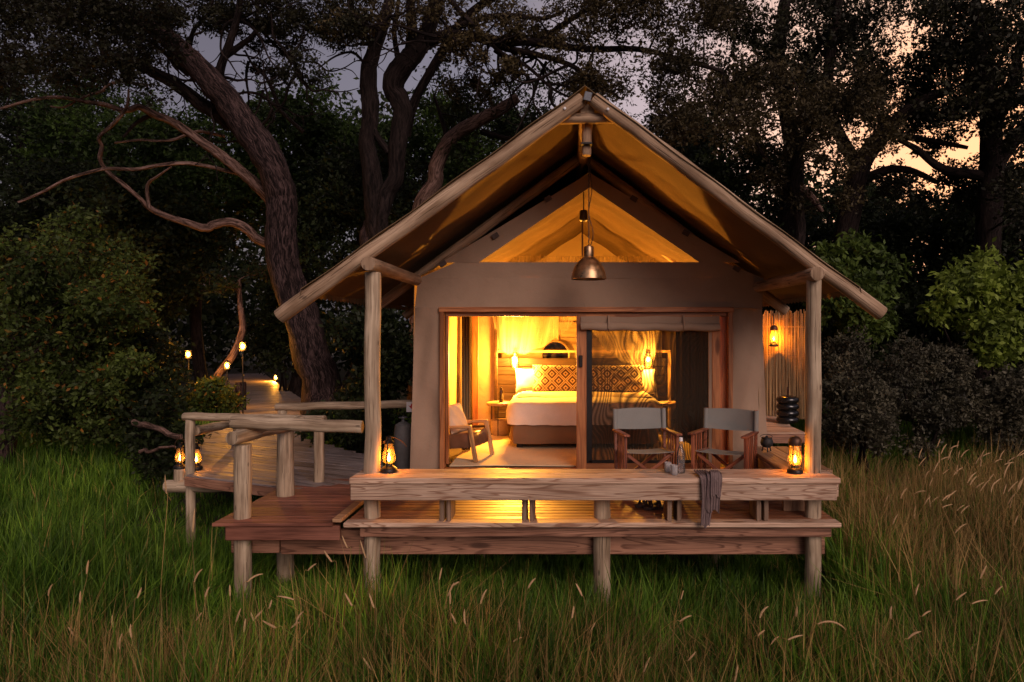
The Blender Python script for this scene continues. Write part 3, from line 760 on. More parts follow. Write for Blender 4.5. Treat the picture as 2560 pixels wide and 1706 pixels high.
# blind: flap and roll
def blind_roll():
    x0, x1 = dx0 + .05, dx1 - .02
    g = grid(lambda a, b: (x0 + (x1 - x0) * a, YD - .035 - .012 * b, 2.93 - .085 * b + .006 * math.sin(a * 14)), 24, 4, None, .005)
    mobj('blind_flap', g, M['canvas'], dr)
    pts = [(x0 + (x1 - x0) * i / 20, YD - .065, 2.815 + .006 * math.sin(i * 1.3) - .012 * (i / 20)) for i in range(21)]
    br = mobj('blind_roll', tube(pts, .047, 12, True, .08, 5), M['canvas'], dr)
    for q in (.2, .74):
        g = tube([(x0 + (x1 - x0) * q, YD - .05, 2.94), (x0 + (x1 - x0) * q, YD - .115, 2.85), (x0 + (x1 - x0) * q, YD - .115, 2.79), (x0 + (x1 - x0) * q, YD - .05, 2.76)], .012, 6)
        mobj('blind_strap', g, M['canvas'], br)
blind_roll()

# ------------------------------------------------------------------ room
rug = grid(lambda a, b: (-1.44 + 3.2 * a, 8.27 + 2.45 * b, ZF + .014 + .006 * math.sin(a * 7 + b * 3) * (1 - b)), 20, 14, None, .012)
o = mobj('rug', rug, M['rug'], None); tag(o, 'tan woven jute rug on the bedroom floor', 'rug')

bed = thing('bed', 'wide bed with white linen and brown skirt inside the tent', 'bed', (.24, 10.4, ZF))
BX0, BX1, BY0, BY1 = -.80, 1.28, 9.45, 11.45
def rounded_slab(x0, x1, y0, y1, z0, z1, e=6, wr=.01, nu=36, nv=14, seed=0):
    """soft box with closed top: rings from the lower hem up and over to the middle"""
    cx, cyy = (x0 + x1) / 2, (y0 + y1) / 2; hx, hy = (x1 - x0) / 2, (y1 - y0) / 2
    g = G(); V = []; F = []; UV = []
    prof = [(1.0, 0), (1.012, .25), (1.012, .5), (1.0, .72), (.985, .87), (.955, .96), (.9, 1.0), (.7, 1.02), (.4, 1.025), (.02, 1.025)]
    rr = random.Random(seed)
    for s, h in prof:
        for k in range(nu):
            a = 2 * math.pi * k / nu
            ca, sa = math.cos(a), math.sin(a)
            q = (abs(ca) ** e + abs(sa) ** e) ** (-1 / e)
            w = wr * (math.sin(a * 9 + h * 3 + seed) + .6 * math.sin(a * 23 + h * 7)) * (1 if h < .9 else .4)
            V.append((cx + ca * q * hx * s + ca * w, cyy + sa * q * hy * s + sa * w, z0 + (z1 - z0) * h + rr.uniform(-.004, .004)))
    n = len(prof)
    for i in range(n - 1):
        for k in range(nu):
            k2 = (k + 1) % nu
            F.append((i * nu + k, i * nu + k2, (i + 1) * nu + k2, (i + 1) * nu + k))
            UV.append([(k / nu, i / n), ((k + 1) / nu, i / n), ((k + 1) / nu, (i + 1) / n), (k / nu, (i + 1) / n)])
    g.add(V, F, UV); return g
mobj('skirt', rounded_slab(BX0 - .0, BX1, BY0 + .01, BY1, 1.19, 1.50, 14, .012, 72, seed=3), M['skirt'], bed)
duvet = mobj('duvet', rounded_slab(BX0 - .06, BX1 + .06, BY0 - .03, BY1, 1.455, 1.765, 9, .018, 90, seed=5), M['linen'], bed)
bl = grid(lambda a, b: (BX0 - .10 + (BX1 - BX0 + .2) * a, 10.15 + .95 * b + .02 * math.sin(a * 12), 1.792 + .012 * math.sin(a * 9 + b * 5) - (.16 * max(0, abs(a - .5) - .44) / .06) - .02 * (1 if b < .04 else 0)), 30, 10, None, .016)
mobj('throw', bl, M['blanket'], duvet)
for x in (BX0 + .12, BX1 - .12):
    for yy in (BY0 + .16, BY1 - .2):
        box('leg', (x, yy, ZF + .05), (.09, .09, .1), M['black_metal'], bed, bev=.006)
def pillow(name, c, w, h, t, mat, label, tilt=0.25, yaw=0, cat='pillow'):
    g = G()
    def fn(sgn):
        def f(a, b):
            x = (a - .5) * 2; z = (b - .5) * 2
            pin = 1 + .07 * (x * x * z * z) - .05 * (x * x + z * z) / 2
            d = max(0, (1 - x ** 4) * (1 - z ** 4)) ** .45
            return (x * w / 2 * pin, sgn * t / 2 * d + .006 * math.sin(x * 7 + z * 5), z * h / 2 * pin)
        return f
    grid(fn(-1), 22, 14, g); 
    g2 = grid(fn(1), 22, 14); g.add(g2.v, [f[::-1] for f in g2.f], [q[::-1] for q in g2.uv])
    o = mobj(name, g, mat, None); o.location = c; o.rotation_euler = (-tilt, 0, yaw)
    tag(o, label, cat); return o
pillow('bolster_pillow', (.33, 11.02, 1.985), 1.80, .46, .17, M['diamond'], 'long bolster with brown and cream diamond pattern on the bed', .28)
pillow('pillow', (-.55, 11.22, 1.94), .62, .42, .2, M['linen'], 'plain white pillow at the left of the patterned bolster', .35, .12)
pillow('pillow', (1.12, 11.25, 1.93), .62, .42, .2, M['linen'], 'plain white pillow tucked behind the patterned bolster by the net', .35, -.1)

hb = thing('headboard', 'dark plank headboard in a pale thin frame behind the bed', 'headboard', (.25, 11.7, ZF))
HD = 11.72
hx0, hx1 = (1238 - CX) * HD / FPX, (1672 - CX) * HD / FPX
z = ZF + .16; 
while z < 2.30:
    h = random.choice((.10, .13, .145, .165))
    h = min(h, 2.385 - z)
    box('plank', ((hx0 + hx1) / 2, HD + random.uniform(-.006, .006), z + h / 2), (hx1 - hx0 - .08, .03, h - .006), M['head_x'], hb, bev=.004); z += h
for x in (hx0, hx1):
    box('upright', (x, HD - .06, (ZF + 2.42) / 2), (.05, .05, 2.42 - ZF), M['oak_z'], hb, bev=.004)
box('top_rail', ((hx0 + hx1) / 2, HD - .06, 2.415), (hx1 - hx0 + .05, .05, .045), M['oak'], hb, bev=.004)

# screen wall behind the headboard, with the round mirror
pw = thing('partition', 'pale panelled partition wall standing behind the headboard', 'partition', (.25, 12.3, ZF))
for k in range(5):
    box('panel', (.25, 12.32, ZF + .21 + k * .38), (2.9, .03, .372), M['panel'], pw, bev=.004)
box('post', (-.22, 12.27, 2.15), (.10, .06, 2.08), M['oak_z'], pw, bev=.004)
box('beam', (.9, 12.27, 2.86), (2.3, .05, .13), M['oak'], pw, bev=.004)
mr = thing('mirror', 'round wall mirror in a pale wooden rim above the headboard', 'mirror', (-.18, 12.25, 2.4))
pm = P(1388, 888, 12.2)
g = G(); seg = 28
ring = []
for k in range(seg + 1):
    a = 2 * math.pi * k / seg; ring.append(pm + Vector((.25 * math.cos(a), 0, .25 * math.sin(a))))
mobj('rim', tube(ring, .018, 8, False), M['oak'], mr)
g.add([pm + Vector((.245 * math.cos(2 * math.pi * k / seg), 0, .245 * math.sin(2 * math.pi * k / seg))) for k in range(seg)], [tuple(range(seg))])
mobj('glass', g, M['mirror'], mr, False)

# wardrobe partition at the left and curtains
wd = thing('wardrobe', 'tall wardrobe with timber stile and canvas panel at the left of the bed', 'wardrobe', (-1.35, 11.3, ZF))
WX = 11.25
for px, w in ((1189, .10), (1240, .05)):
    box('stile', (((px - CX) * WX / FPX), WX, 2.2), (w, .06, 2.2), M['head_x'] if w < .06 else M['frame_z'], wd, bev=.004)
box('panel', ((1217 - CX) * WX / FPX, WX + .02, 2.2), (.30, .02, 2.1), M['canvas'], wd, bev=.003)
box('plinth', ((1215 - CX) * WX / FPX, WX, ZF + .05), (.42, .07, .1), M['head_x'], wd, bev=.003)
def curtain(name, x0, x1, yy, z0, z1, mat, label, folds=5, amp=.03, ay=0):
    def fn(a, b):
        return (x0 + (x1 - x0) * a, yy + ay * a + amp * math.sin(a * folds * 6.28) * (.6 + .4 * b) , z0 + (z1 - z0) * b)
    o = mobj(name, grid(fn, folds * 8, 10, None, .004), mat, None); return tag(o, label, 'curtain')
cx0 = (1155 - CX) * 9.3 / FPX; cx1 = (1176 - CX) * 9.3 / FPX
curtain('curtain', cx0, cx1, 9.3, ZF + .02, 3.3, M['curtain'], 'narrow olive curtain gathered by the left tent wall', 3, .03)
curtain('curtain', (1690 - CX) * 10.3 / FPX, 2.26, 10.3, ZF + .02, 3.3, M['curtain_dark'], 'dark brown curtain behind the fly screen by the right wall', 6, .04)
# pelmet flap at upper left
# net canopy: two gathered swags and a tail
nt_ = thing('mosquito_net', 'sheer mosquito net gathered in swags above the bed', 'mosquito net', (.25, 10.9, 3.2))
def swag(bottom, top, D0, D1, name):
    bp, _ = smooth_pts([Vector((a, b, 0)) for a, b in bottom], [1] * len(bottom), 6)
    tp, _ = smooth_pts([Vector((a, b, 0)) for a, b in top], [1] * len(top), 6)
    def at(L, t):
        f = t * (len(L) - 1); i = min(int(f), len(L) - 2); return L[i].lerp(L[i + 1], f - i)
    def fn(a, b):
        p0 = at(bp, a); p1 = at(tp, a); q = p0.lerp(p1, b)
        D = D0 + (D1 - D0) * b + .05 * math.sin(a * 37 + b * 2) * (.35 + b * .65) - .12 * math.sin(b * math.pi)
        return P(q.x, q.y + 3 * math.sin(a * 37) * (1 - b), D)
    mobj(name, grid(fn, 60, 16), M['net'], nt_)
swag([(1246, 870), (1262, 882), (1300, 885), (1345, 872), (1400, 838), (1440, 800), (1475, 745)], [(1205, 640), (1260, 640), (1330, 640), (1400, 640), (1440, 640), (1460, 640), (1480, 640)], 11.35, 11.0, 'swag')
swag([(1430, 745), (1462, 800), (1500, 858), (1540, 893), (1580, 914), (1605, 922), (1630, 926)], [(1440, 640), (1470, 640), (1500, 640), (1540, 640), (1600, 640), (1650, 640), (1690, 640)], 11.35, 11.0, 'swag')
swag([(1592, 1100), (1605, 1102), (1620, 1104), (1640, 1106), (1660, 1108)], [(1617, 926), (1621, 922), (1626, 920), (1631, 922), (1636, 926)], 11.2, 11.38, 'tail')

def bedside(px, D, label, with_basket):
    c = P(px, 1006, D); zt = c.z
    t_ = thing('bedside_table', label, 'table', (c.x, D, ZF), 'bedside tables')
    mobj('top', lathe([(0.001, 0), (.19, 0), (.2, .008), (.2, .04), (.19, .048), (0.001, .048)], (c.x, D, zt - .045), 28), M['oak'], t_)
    for k in range(3):
        a = k * 2.094 + .5
        bar('leg', (c.x + .15 * math.cos(a), D + .15 * math.sin(a), ZF), (c.x + .15 * math.cos(a), D + .15 * math.sin(a), zt - .04), .014, .014, M['black_metal'], t_, .002)
    if with_basket:
        b_ = mobj('basket', lathe([(.001, 0), (.12, 0), (.15, .05), (.16, .15), (.155, .25), (.145, .25), (.145, .05), (.001, .03)], (c.x + .02, D, ZF), 24), M['basket'], None)
        tag(b_, 'woven straw basket under the left bedside table', 'basket')
        bt = mobj('water_flask', lathe([(.001, 0), (.034, 0), (.036, .01), (.036, .17), (.028, .2), (.017, .22), (.017, .25), (.001, .25)], (c.x + .03, D, zt + .003), 16), M['bottle_dark'], None)
        tag(bt, 'tall dark flask on the left bedside table', 'flask')
bedside(1248, 10.75, 'round pale bedside table with a basket under it', True)
bedside(1672, 10.75, 'round pale bedside table behind the fly screen', False)

def wall_lamp(px, py, label, power):
    D = 11.22; c = P(px, py, D)
    t_ = thing('wall_lamp', label, 'lamp', (c.x, D, c.z), 'bedside wall lamps')
    bar('arm', (c.x, HD - .02, c.z + .10), (c.x, D, c.z + .10), .016, .016, M['black_metal'], t_, .002)
    mobj('holder', lathe([(.001, .11), (.03, .11), (.034, .08), (.02, .05), (.001, .05)], c, 16), M['black_metal'], t_)
    mobj('globe', lathe([(.03, .05), (.06, .03), (.072, -.02), (.068, -.08), (.055, -.15), (.05, -.155)], c, 20), M['glass'], t_)
    mobj('bulb', lathe([(.001, .05), (.012, .045), (.022, .02), (.03, -.01), (.027, -.035), (.014, -.05), (.001, -.053)], c, 14), M['bulb'], t_)
    point('bulb_light', (c.x, D - .09, c.z - .01), power, LAMP_COL, .10, t_)
wall_lamp(1287, 897, 'glowing glass wall lamp beside the white pillow', 1000)
wall_lamp(1621, 897, 'glowing glass wall lamp behind the screened door', 550)

def armchair():
    a = thing('armchair', 'brown leather armchair with oak arms just inside the door', 'armchair', (0, 0, 0))
    for sy in (-.29, .29):                  # local: faces +x, near side is -y
        bar('arm', (-.36, sy, .40), (.30, sy, .445), .05, .038, M['teak'], a, .008)
        bar('leg', (.275, sy, .437), (.36, sy, 0), .045, .05, M['teak'], a, .006)
        bar('leg', (-.22, sy, .405), (-.36, sy, 0), .045, .05, M['teak'], a, .006)
    g = rounded_slab(-.36, .34, -.26, .26, .15, .33, 7, .004, 40, seed=7)
    s = mobj('seat', g, M['leather'], a); s.rotation_euler = (0, R(-7), 0)
    g = rounded_slab(-.08, .08, -.26, .26, 0, .50, 6, .004, 40, seed=8)
    s = mobj('backrest', g, M['leather'], a); s.location = (-.40, 0, .50); s.rotation_euler = (0, R(-20), 0)
    a.location = (-1.42, 8.80, ZF + .016); a.rotation_euler = (0, 0, R(-14))
    return a
armchair()
pillow('cushion', (-1.45, 8.78, ZF + .52), .38, .38, .13, M['cushion'], 'square beige cushion leaning in the leather armchair', .35, R(68), 'cushion')

# ------------------------------------------------------------------ pendant and fixture
pd = thing('pendant_lamp', 'aged brass bell shade pendant hanging over the deck', 'lamp', P(1472, 699, 7.4))
pc = P(1472, 699, 7.4)
shd = mobj('shade', lathe([(.185, 0), (.192, .004), (.19, .02), (.18, .075), (.158, .135), (.12, .19), (.075, .232), (.052, .25), (.05, .25), (.072, .226), (.115, .183), (.152, .13), (.174, .073), (.184, .02), (.185, 0)], pc, 32), M['brass'], pd)
mobj('neck', lathe([(.052, .245), (.056, .27), (.056, .34), (.048, .36), (.02, .372), (.001, .374)], pc, 20), M['brass'], shd)
pts = []
for i in range(60):
    pts.append(pc + Vector((.004 * math.sin(i * 2.2), .004 * math.cos(i * 2.2), .37 + i * .0195)))
mobj('chain', tube(pts, .006, 5), M['black_metal'], pd)
cab = [pc + Vector((.02 + .03 * math.sin(i * .9) * (1 - i / 16), .01, .37 + i * .072)) for i in range(17)]
cab, rd = smooth_pts(cab, [.005] * 17, 3)
mobj('cable', tube(cab, rd, 5), M['black_metal'], pd)
fx = thing('ceiling_fixture', 'small black fixture on a thin rod under the tent ridge', 'fixture', P(1459, 540, 8.6))
fc = P(1459, 540, 8.6)
mobj('housing', lathe([(.001, .07), (.04, .07), (.052, .05), (.052, -.06), (.03, -.075), (.001, -.075)], fc, 14), M['black_metal'], fx)
bar('hanger', fc + Vector((0, 0, .06)), Vector((fc.x, fc.y, 4.64)), .014, .014, M['black_metal'], fx, .002)
bar('rod', fc + Vector((-.015, 0, -.07)), fc + Vector((-.015, 0, -.52)), .02, .02, M['rust_metal'], fx, .003)

# ------------------------------------------------------------------ lanterns
def flame_geo(c, s=1.0):
    return lathe([(.001, -.012 * s), (.008 * s, -.004 * s), (.011 * s, .008 * s), (.008 * s, .022 * s), (.003 * s, .04 * s), (.0005, .05 * s)], c, 10)
def lantern(loc, label, power, style='globe', s=1.0, group=None, rot=0, handle='lean'):
    t_ = thing('lantern', label, 'lantern', (0, 0, 0), group)
    bm_ = M['black_metal']
    mobj('tank', lathe([(.001, 0), (.062 * s, 0), (.068 * s, .006 * s), (.068 * s, .022 * s), (.058 * s, .038 * s), (.036 * s, .05 * s), (.03 * s, .06 * s), (.03 * s, .075 * s), (.001, .075 * s)], (0, 0, 0), 22), bm_, t_)
    if style == 'globe':
        gl = [(.03, .072), (.048, .09), (.056, .115), (.052, .145), (.04, .185), (.034, .215), (.036, .235)]
    else:
        gl = [(.044, .072), (.05, .09), (.05, .2), (.047, .225), (.04, .24)]
    mobj('chimney', lathe([(r * s, z * s) for r, z in gl], (0, 0, 0), 22), M['glass'], t_)
    mobj('flame', flame_geo((0, 0, .1 * s), s * 1.15), M['flame'], t_)
    if style == 'globe':
        tb, rd = smooth_pts([Vector((-.06, 0, .03)) * s, Vector((-.068, 0, .1)) * s, Vector((-.05, 0, .2)) * s, Vector((-.028, 0, .262)) * s, Vector((0, 0, .27)) * s, Vector((.028, 0, .262)) * s, Vector((.05, 0, .2)) * s, Vector((.068, 0, .1)) * s, Vector((.06, 0, .03)) * s], [.006 * s] * 9, 3)
        mobj('side_tube', tube(tb, rd, 6), bm_, t_).rotation_euler = (0, 0, R(78))
        cap_ = mobj('cap', lathe([(.038 * s, .238 * s), (.04 * s, .25 * s), (.022 * s, .262 * s), (.022 * s, .285 * s), (.03 * s, .29 * s), (.001, .298 * s)], (0, 0, 0), 16), bm_, t_)
        hb_ = [Vector((-.05, -.03, .24)), Vector((.02, -.02, .29)), Vector((.1, 0, .25)), Vector((.14, .02, .2)), Vector((.10, .045, .245)), Vector((.02, .06, .275)), Vector((-.05, .05, .24))] if handle == 'lean' else [Vector((-.055, 0, .22)), Vector((-.05, 0, .30)), Vector((0, 0, .345)), Vector((.05, 0, .30)), Vector((.055, 0, .22))]
    else:
        for k in range(4):
            a = k * math.pi / 2 + .6
            bar('guard_rod', (.053 * s * math.cos(a), .053 * s * math.sin(a), .04 * s), (.053 * s * math.cos(a), .053 * s * math.sin(a), .27 * s), .007 * s, .007 * s, M['rust_metal'], t_, .001)
        cap_ = mobj('cap', lathe([(.054 * s, .242 * s), (.057 * s, .262 * s), (.054 * s, .292 * s), (.038 * s, .31 * s), (.015 * s, .318 * s), (.001, .32 * s)], (0, 0, 0), 20), M['rust_metal'], t_)
        hb_ = [Vector((-.056, 0, .16)), Vector((-.09, -.02, .14)), Vector((-.1, -.04, .09)), Vector((-.07, -.06, .05)), Vector((0, -.075, .06)), Vector((.05, -.05, .12)), Vector((.056, 0, .16))] if handle != 'up' else [Vector((-.055, 0, .22)), Vector((-.06, 0, .32)), Vector((0, 0, .37)), Vector((.06, 0, .32)), Vector((.055, 0, .22))]
    hp, rd = smooth_pts([v * s for v in hb_], [.0028 * s] * len(hb_), 4)
    mobj('handle', tube(hp, rd, 5), M['rust_metal'], cap_)
    ORG[t_.name] = Vector((0, 0, 0))
    point('flame_light', (0, 0, .125 * s), power, FLAME_COL, .02, t_)
    t_.location = loc; t_.rotation_euler = (0, 0, rot)
    return t_
lantern((-1.685, 6.40, BZ), 'lit globe lantern with leaning wire handle on the bench by the left post', 10, 'globe', 1.15, 'lit deck lanterns', .2)
lantern((2.125, 6.36, BZ), 'lit rusty lantern with tall straight glass on the bench by the right post', 12, 'straight', 1.08, 'lit deck lanterns', .3)
lantern((-4.70, 8.60, ZD), 'lit lantern standing on the landing behind the thin railing post', 6, 'globe', 1.1, 'lit boardwalk lanterns', 0, 'up')
st = thing('tree_stump', 'short cut stump post at the edge of the boardwalk landing', 'stump', (-4.93, 8.6, .3))
log('stump_post', (-4.85, 8.5, .80), (-4.85, 8.5, 1.04), .068, M['log'], st, 99, n=4)
lantern((-4.85, 8.5, 1.042), 'lit lantern standing on the short stump beside the landing', 3, 'globe', 1.1, 'lit boardwalk lanterns', .9, 'up')

# ------------------------------------------------------------------ director's chairs
def director_chair(loc, rz, label):
    t_ = thing('folding_chair', label, 'chair', (0, 0, 0), 'canvas chairs on the deck')
    W2, yf, yb = .28, -.26, .20
    for sx in (-1, 1):
        x = sx * W2
        box('arm', (x, -.055, .652), (.066, .60, .024), M['chair_y'], t_, (R(-2), 0, 0), .006)
        box('front_leg', (x, yf, .325), (.034, .042, .63), M['chair_z'], t_, bev=.004)
        bar('rear_post', (x, yb - .03, 0), (x, yb + .06, .88), .034, .03, M['chair_z'], t_)
        box('side_rail', (x, -.02, .16), (.026, .40, .035), M['chair_y'], t_, bev=.003)
        box('foot_rail', (x, -.02, .025), (.034, .50, .035), M['chair_y'], t_, bev=.003)
        for k in range(3):
            yy = -.13 + k * .095
            box('slat', (x, yy, .405), (.014, .03, .46), M['chair_z'], t_, bev=.003)
        bar('seat_rail', (sx * .235, yf + .03, .455), (sx * .235, yb - .02, .425), .024, .03, M['chair_y'], t_)
    for yy in (yf + .05, yb - .05):
        bar('cross_leg', (-.245, yy, .44), (.245, yy + .012, .06), .02, .036, M['chair_x'], t_)
        bar('cross_leg', (.245, yy + .024, .44), (-.245, yy + .036, .06), .02, .036, M['chair_x'], t_)
    def seat(a, b):
        return (-.26 + .52 * a, yf + .01 + .44 * b, .472 - .035 * b - .028 * math.sin(math.pi * a) * (.5 + .5 * math.sin(math.pi * b)))
    mobj('seat', grid(seat, 14, 10, None, .005), M['chaircloth'], t_)
    g = G()
    def back(a, b):
        z = .655 + .215 * b
        return (-.28 + .56 * a, yb + .032 + .01 * b + .045 * math.sin(math.pi * a) + .02 * b, z + .012 * math.sin(math.pi * a) * (b - .6) * 2)
    grid(back, 16, 8, g, .006)
    for sx in (-1, 1):
        pts = [(sx * .28, yb - .03 + .09 * (zz / .9), zz) for zz in (.65, .72, .8, .875)]
        tube(pts, .027, 10, True, 0, 1, g)
    mobj('backrest', g, M['chaircloth'], t_)
    t_.location = loc; t_.rotation_euler = (0, 0, rz)
    return t_
director_chair((.84, 7.42, ZD), R(8), 'folding canvas chair squarely facing the bench, beside the timber door stile')
director_chair((1.70, 7.36, ZD), R(-27), 'folding canvas chair turned at an angle beside the side bench')

# bottle and glasses
bt = thing('water_bottle', 'clear swing top water bottle on the bench', 'bottle', P(1702, 1188, 6.40))
bp_ = Vector(((1702 - CX) * 6.36 / FPX, 6.36, BZ))
btb = mobj('body', lathe([(.001, .002), (.036, .002), (.04, .01), (.04, .17), (.036, .2), (.02, .245), (.0145, .27), (.0145, .295), (.017, .30)], bp_, 20), M['glass_clear'], bt)
mobj('water', lathe([(.001, .006), (.037, .008), (.037, .15), (.001, .15)], bp_, 18), M['glass_clear'], btb)
mobj('stopper', lathe([(.001, .295), (.017, .298), (.019, .31), (.017, .33), (.001, .335)], bp_, 14), M['white_paint'], btb)
mobj('wire_bail', tube([bp_ + Vector((-.018, 0, .31)), bp_ + Vector((-.024, -.004, .285)), bp_ + Vector((-.016, -.012, .262)), bp_ + Vector((0, -.02, .258)), bp_ + Vector((.016, -.012, .262)), bp_ + Vector((.024, -.004, .285)), bp_ + Vector((.018, 0, .31))], .0018, 5), M['steel'], bt)
for px, yy, lab in ((1670, 6.40, 'ribbed clear tumbler standing behind the other on the bench'), (1686, 6.27, 'ribbed clear tumbler standing in front of the other on the bench')):
    p = Vector(((px - CX) * yy / FPX, yy, BZ))
    g = G(); seg = 24
    prof = [(.001, .003), (.03, .003), (.034, .008), (.0345, .085), (.035, .092), (.0325, .092), (.031, .02), (.001, .016)]
    lathe([(r * (1.0), z) for r, z in prof], p, seg, g)
    o = mobj('tumbler', g, M['tumbler'], None); tag(o, lab, 'glass', 'tumblers on the bench')

# scarf over the bench
def scarf():
    g = G(); xc = (1775 - CX) * 6.12 / FPX
    def run(x0, w, L0, Ltop, ph, yoff, taper):
        def fn(a, b):
            s = -Ltop + (L0 + Ltop) * b
            if s < 0: yy, zz = 6.118 - s, BZ + .014
            else: yy, zz = 6.118, BZ + .014 - s
            r = .02
            if -r < s < r: yy, zz = 6.118 + (r - s) * .3, BZ + .012 - (s + r) * .4
            ww = w * (1 - taper * max(0, s) / L0)
            fold = .014 * math.sin(a * 15 + ph) * min(1, .4 + abs(s) * 3)
            return (xc + x0 + (a - .5) * ww + .012 * math.sin(s * 9 + ph), yy - yoff - (abs(fold) if s > 0 else -0) - .01 * (1 if s > 0 else 0), zz + (abs(fold) + .004 + yoff if s <= 0 else 0) + .016 * math.sin(a * 9 + ph) * b * (s > 0))
        grid(fn, 22, 30, g, .005)
    run(-.035, .115, .44, .22, .4, 0, .35)
    run(.028, .135, .30, .12, 2.1, .016, .15)
    run(.05, .08, .16, .10, 4.0, .034, -.1)
    o = mobj('scarf', g, M['towel']); tag(o, 'grey brown woven scarf draped over the front of the bench', 'scarf')
scarf()

# sandals on the deck
def sandal(loc, rz, label):
    t_ = thing('sandal', label, 'sandal', (0, 0, 0), 'sandals under the bench')
    out = []
    for k in range(20):
        a = 2 * math.pi * k / 20
        out.append((.13 * math.cos(a), (.046 + .008 * math.cos(a)) * math.sin(a) * (1 if math.cos(a) > 0 else .85), 0))
    mobj('sole', poly_prism(out, (0, 0, .028)), M['leather_dark'], t_)
    for xx, h in ((.05, .055), (-.03, .07)):
        pts = [(xx + .0, .05 * math.cos(q), .02 + h * math.sin(q)) for q in np.linspace(0, math.pi, 9)]
        mobj('strap', tube(pts, .014, 6, True, 0, 0, None, .4), M['leather_dark'], t_)
    t_.location = loc; t_.rotation_euler = (0, 0, rz)
sp_ = P(1625, 1272, 6.72)
sandal((sp_.x - .03, 6.78, ZD + .002), R(205), 'dark leather sandal lying further back of the pair on the deck')
sandal((sp_.x + .05, 6.68, ZD + .002), R(190), 'dark leather sandal lying nearer the bench support on the deck')

# ------------------------------------------------------------------ right side: side bench, pot, platform, reed screen, rubber jar
sb = thing('side_bench', 'low box bench of pale planks along the right edge of the deck', 'bench', (2.3, 7.15, ZD))
for k in range(3):
    box('plank', (2.135 + k * .158, 7.17, BZ - .02), (.152, 1.36, .04), M['side_y'], sb, bev=.005)
box('side_board', (2.075, 7.17, BZ - .13), (.03, 1.30, .17), M['side_y'], sb, bev=.004)
for yy in (6.62, 7.7):
    box('leg', (2.2, yy, (ZD + BZ - .04) / 2), (.22, .05, BZ - .04 - ZD), M['side_z'], sb, bev=.004)
pot = thing('cast_iron_pot', 'small three legged cast iron pot on the side bench', 'pot', P(1917, 1122, 7.55))
pc2 = Vector(((1917 - CX) * 7.5 / FPX, 7.5, BZ + .045))
potb = mobj('body', lathe([(.001, 0), (.035, .003), (.062, .025), (.07, .055), (.062, .085), (.056, .098), (.06, .105), (.055, .112), (.001, .118)], pc2, 20), M['iron'], pot)
mobj('lid_knob', lathe([(.012, .115), (.014, .128), (.001, .132)], pc2, 10), M['iron'], potb)
for k in range(3):
    a = k * 2.094 + .4
    bar('leg', pc2 + Vector((.04 * math.cos(a), .04 * math.sin(a), .015)), pc2 + Vector((.055 * math.cos(a), .055 * math.sin(a), -.045)), .014, .014, M['iron'], pot, .003)
mobj('bail', tube([pc2 + Vector((.068 * math.cos(q), .02, .085 + .03 + .085 * math.sin(q) * .3)) for q in np.linspace(0, math.pi, 9)], .004, 5), M['iron'], pot)

pf = thing('shower_platform', 'raised plank platform beside the tent at the reed screen', 'platform', (2.8, 9.6, ZD))
PZ = 1.475
yy = 8.62
while yy < 10.95:
    box('board', (2.71, yy + .06, PZ - .02), (.62 + max(0, yy - 9.2) * .5, .115, .035), M['bench_x'], pf, bev=.004); yy += .122
box('fascia_board', (2.71, 8.60, PZ - .075), (.62, .035, .115), M['fascia_x'], pf, bev=.004)
for x in (2.5, 2.95):
    for q in (8.75, 10.7):
        box('leg', (x, q, .75), (.09, .09, 1.3), M['side_z'], pf, bev=.005)
rs = thing('reed_screen', 'tall screen of upright dry reeds lit by a hanging lantern', 'fence', (3.1, 10.4, PZ))
n = 92; prev = None
reed_mesh = {}
for i in range(n):
    t = i / (n - 1)
    x = 2.42 + (3.52 - 2.42) * t; yy = 10.75 - .95 * t ** 1.6
    h = 1.58 + random.uniform(-.04, .03); r = random.choice((.0065, .008, .0095))
    key = (round(h, 2), r)
    pts = [(x, yy + random.uniform(-.012, .012), PZ), (x + random.uniform(-.004, .004), yy, PZ + h * .5), (x + random.uniform(-.008, .008), yy + random.uniform(-.006, .006), PZ + h)]
    mobj('reed', tube(pts, [r, r, r * .8], 6, True), M['reed'], rs)
for zz in (PZ + .35, PZ + .9, PZ + 1.35):
    pts = [(2.42 + 1.1 * q, 10.75 - .95 * q ** 1.6 + .022, zz) for q in np.linspace(0, 1, 10)]
    mobj('binding_rail', tube(pts, .013, 6), M['reed'], rs)
hl = P(1935, 846, 10.14)
lantern((hl.x, 10.14, CAMZ - .02 - .2), 'lit lantern hanging on the reed screen', 60, 'straight', 1.0, None, .8, 'up')
hk = thing('lantern_hook', 'thin iron hook holding the lantern on the reed screen', 'hook', (hl.x, 10.6, 2.9))
mobj('hook_wire', tube([(hl.x, 10.14, CAMZ - .22 + .37), (hl.x, 10.14, CAMZ + .20), (hl.x + .01, 10.22, CAMZ + .26), (hl.x + .02, 10.34, CAMZ + .24)], .006, 6), M['black_metal'], hk)
jar = thing('water_jar', 'black jar of four stacked rubber rings with a pump on the platform', 'jar', (0, 0, 0))
jc = P(1969, 1055, 9.5); jc.z = PZ
prof = [(.001, 0)]
for k in range(4):
    for q in np.linspace(-1.35, 1.35, 9):
        prof.append((.108 + .046 * math.cos(q), .05 + k * .092 + .046 * math.sin(q)))
prof.append((.05, .385)); prof.append((.001, .388))
mobj('ringed_body', lathe(prof, jc, 30), M['rubber'], jar)
mobj('pump', tube([jc + Vector((0, 0, .38)), jc + Vector((0, 0, .43)), jc + Vector((0, -.01, .46)), jc + Vector((-.01, -.02, .48)), jc + Vector((-.005, -.02, .51))], [.016, .016, .02, .014, .009], 10), M['rust_metal'], jar)

